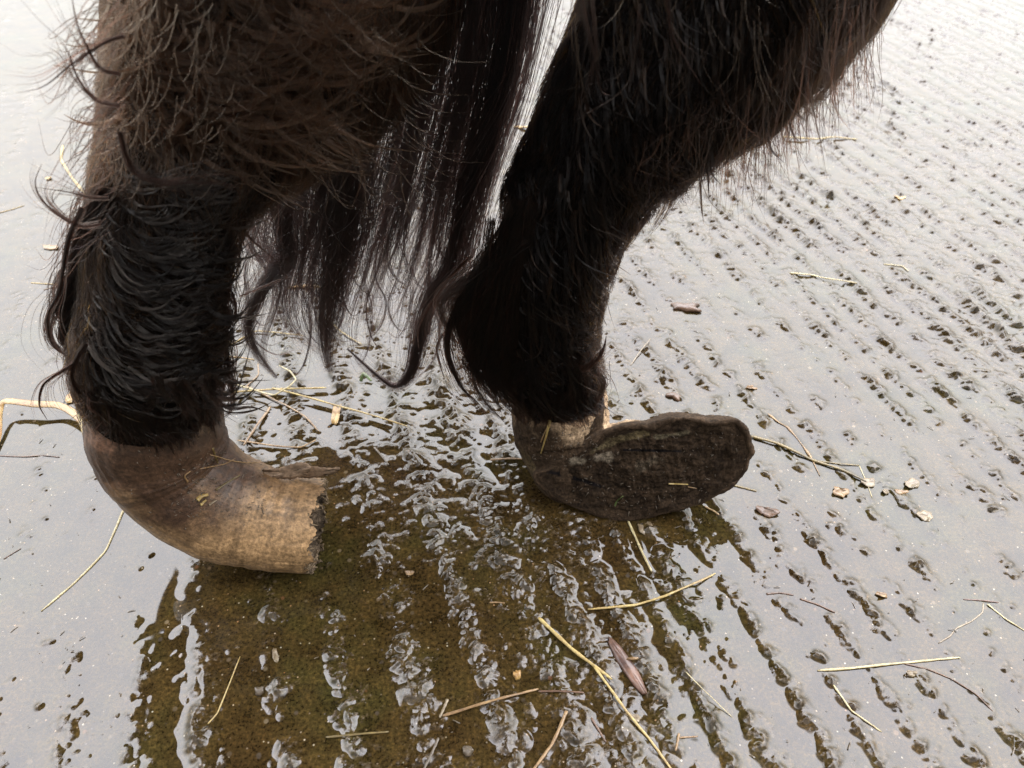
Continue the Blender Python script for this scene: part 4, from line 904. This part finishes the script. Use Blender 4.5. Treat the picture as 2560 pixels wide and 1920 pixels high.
# a few thick curled wisps standing off the near leg
wi = []
for k, (pts, wd, n_) in enumerate([
  ([(300,265),(240,250),(195,195),(170,130),(140,90)], [7, 6, 4, 2, .6], 60), ([(300,185),(250,170),(215,110),(190,50),(178,-20)], [7, 6, 4, 2, 1], 60),
  ([(310,90),(255,110),(180,160),(110,215),(40,233)], [8, 6, 4, 2, .6], 60), ([(250,560),(200,565),(150,540),(105,500),(88,455),(105,410)], [7, 6, 5, 3, 1.5, .4], 60),
  ([(270,495),(220,493),(170,480),(85,468)], [7, 5, 3, .5], 40), ([(300,330),(330,420),(400,455),(470,455),(560,458),(610,480)], [10, 10, 8, 5, 3, 1], 80),
  ([(190,905),(160,925),(110,960),(98,1010),(118,1050)], [9, 7, 5, 3, 1], 60), ([(215,860),(190,900),(180,950),(215,1000),(270,1000)], [9, 9, 8, 6, 2], 80),
  ([(205,520),(170,600),(150,720),(120,790),(130,860),(175,895)], [12, 10, 8, 6, 4, 1.5], 80), ([(590,555),(630,600),(700,660)], [8, 6, 2], 30),
  ([(600,740),(660,715),(720,690)], [4, 6, 8], 30), ([(1600,10),(1590,120),(1560,220),(1440,300)], [6, 5, 4, 1], 14), ([(1450,-20),(1480,120),(1500,220),(1525,240)], [8, 6, 3, 1], 26), ([(1480,-20),(1490,120),(1470,220),(1436,300)], [8, 6, 3, 1], 26),
  ([(1670,-10),(1680,80),(1715,150),(1755,215)], [9, 6, 3, 1], 26), ([(1180,640),(1120,700),(1050,810),(1046,870)], [8, 6, 4, 1], 40), ([(1140,800),(1095,860),(1100,910),(1110,945)], [8, 6, 4, 1], 30),
  ([(1455,930),(1488,905),(1508,875),(1516,840)], [30, 22, 12, 2], 60)]):
    yv = .40 if pts[0][0] < 500 else (.45 if pts[0][0] > 1400 else .57)
    if k == 17: yv = .488
    wi.append(resamp(lock(pts, yv, [x * .5 for x in wd], n_, 26, .22, sd=300 + k), 26))
wp = np.concatenate(wi); nW = len(wp); curves('curled_wisp', wp, .00016 * rng.uniform(.6, 1.4, nW), hcol(nW, (.012, .0075, .006), .2, 12), MHAIR, pony)
def surf(px, py, off):
    r_ = ray(px, py); r_ = r_ / np.linalg.norm(r_); loc = bvh.ray_cast(Vector(O), Vector(r_))[0]
    return None if loc is None else loc[1] - off * r_[1]
def wisp(pts, off, wd, n_, sd):
    ys_ = [surf(a, b, o_) for (a, b), o_ in zip(pts, off)]
    if ys_[0] is None: return None
    last = ys_[0]
    for k_ in range(len(ys_)):
        if ys_[k_] is None or abs(ys_[k_] - last) > .03: ys_[k_] = last
        last = ys_[k_]
    return resamp(lock(pts, ys_, wd, n_, 16, .1, sd=sd), 16)
wi = []; cw_ = []
for i in range(260):                                  # wet wisps combed round the near leg
    x0 = rg.uniform(205, 520); y0 = rg.uniform(400, 1010); L_ = rg.uniform(80, 190); up_ = rg.normal(.0, .25)
    if x0 < 290: pts = [(x0, y0), (x0 + .1 * L_, y0 + .35 * L_), (x0 + .35 * L_, y0 + .65 * L_), (x0 + .75 * L_, y0 + .8 * L_)]
    else: pts = [(x0, y0), (x0 + .33 * L_, y0 + .22 * L_), (x0 + .7 * L_, y0 + .2 * L_), (x0 + 1.0 * L_, y0 + up_ * L_)]
    if pts[-1][1] > 1040: continue
    w_ = wisp(pts, [.003, .007, .009, .007], [6, 4.5, 2.6, .5], 15, 700 + i)
    if w_ is not None:
        wi.append(w_); br = rg.uniform(0, 1) ** 3; sil = sstep(430, 300, x0); cw_.append(np.tile(np.array([.004, .0028, .002]) + np.array([.045, .036, .030]) * br * (.25 + .75 * sil), (len(w_), 1)))  # silvery sheen painted into the strand colour, stronger towards the left
for i in range(330):                                  # wet wisps on the far leg and the dark belly hair
    if i % 2: x0 = rg.uniform(1230, 1520); y0 = rg.uniform(380, 930)
    else: x0 = rg.uniform(1440, 2150); y0 = rg.uniform(-40, 420)
    L_ = rg.uniform(60, 170); q_ = rg.normal(.15, .2)
    pts = [(x0, y0), (x0 + .1 * q_ * L_, y0 + .4 * L_), (x0 + .5 * q_ * L_, y0 + .75 * L_), (x0 + 1.4 * q_ * L_, y0 + L_)]
    w_ = wisp(pts, [.003, .007, .009, .008], [6, 4, 2.2, .5], 13, 1100 + i)
    if w_ is not None:
        wi.append(w_); br = rg.uniform(0, 1) ** 4; cw_.append(np.tile(np.array([.0035, .0022, .0015]) + np.array([.022, .011, .006]) * br, (len(w_), 1)))
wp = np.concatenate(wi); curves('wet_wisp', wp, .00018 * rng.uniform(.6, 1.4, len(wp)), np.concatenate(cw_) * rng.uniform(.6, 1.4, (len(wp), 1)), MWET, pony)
# dry wisps on the shaggy thigh, lighter brown
wi = []
for i in range(260):
    x0 = rg.uniform(250, 1000); y0 = rg.uniform(-80, 330); 
    if x0 > 820 and (y0 > 120 or rg.random() < .6): continue
    th0 = rg.uniform(.1, 2.4); r_ = rg.uniform(70, 190) * (.55 if x0 < 360 or x0 > 800 else 1); sgn = 1 if rg.random() < .75 else -1
    pts = [(x0 + r_ * k_ * math.cos(th0 - sgn * .45 * k_), y0 + .75 * r_ * k_ * math.sin(th0 - sgn * .45 * k_)) for k_ in (0, .5, 1, 1.5, 2)]
    yb = P(x0, y0, .5); loc = bvh.ray_cast(Vector(O), Vector(ray(x0, y0)).normalized())[0]
    if loc is None: continue
    wi.append(resamp(lock(pts, loc[1] - .012, [8, 7, 5, 3, .8], 26, 16, .15, sd=400 + i), 16))
wp = np.concatenate(wi); nW = len(wp); curves('shaggy_wisp', wp, .00018 * rng.uniform(.6, 1.4, nW), np.array([.054, .030, .018]) * rng.uniform(.3, 1.4, (nW, 1)), MHAIR, pony)
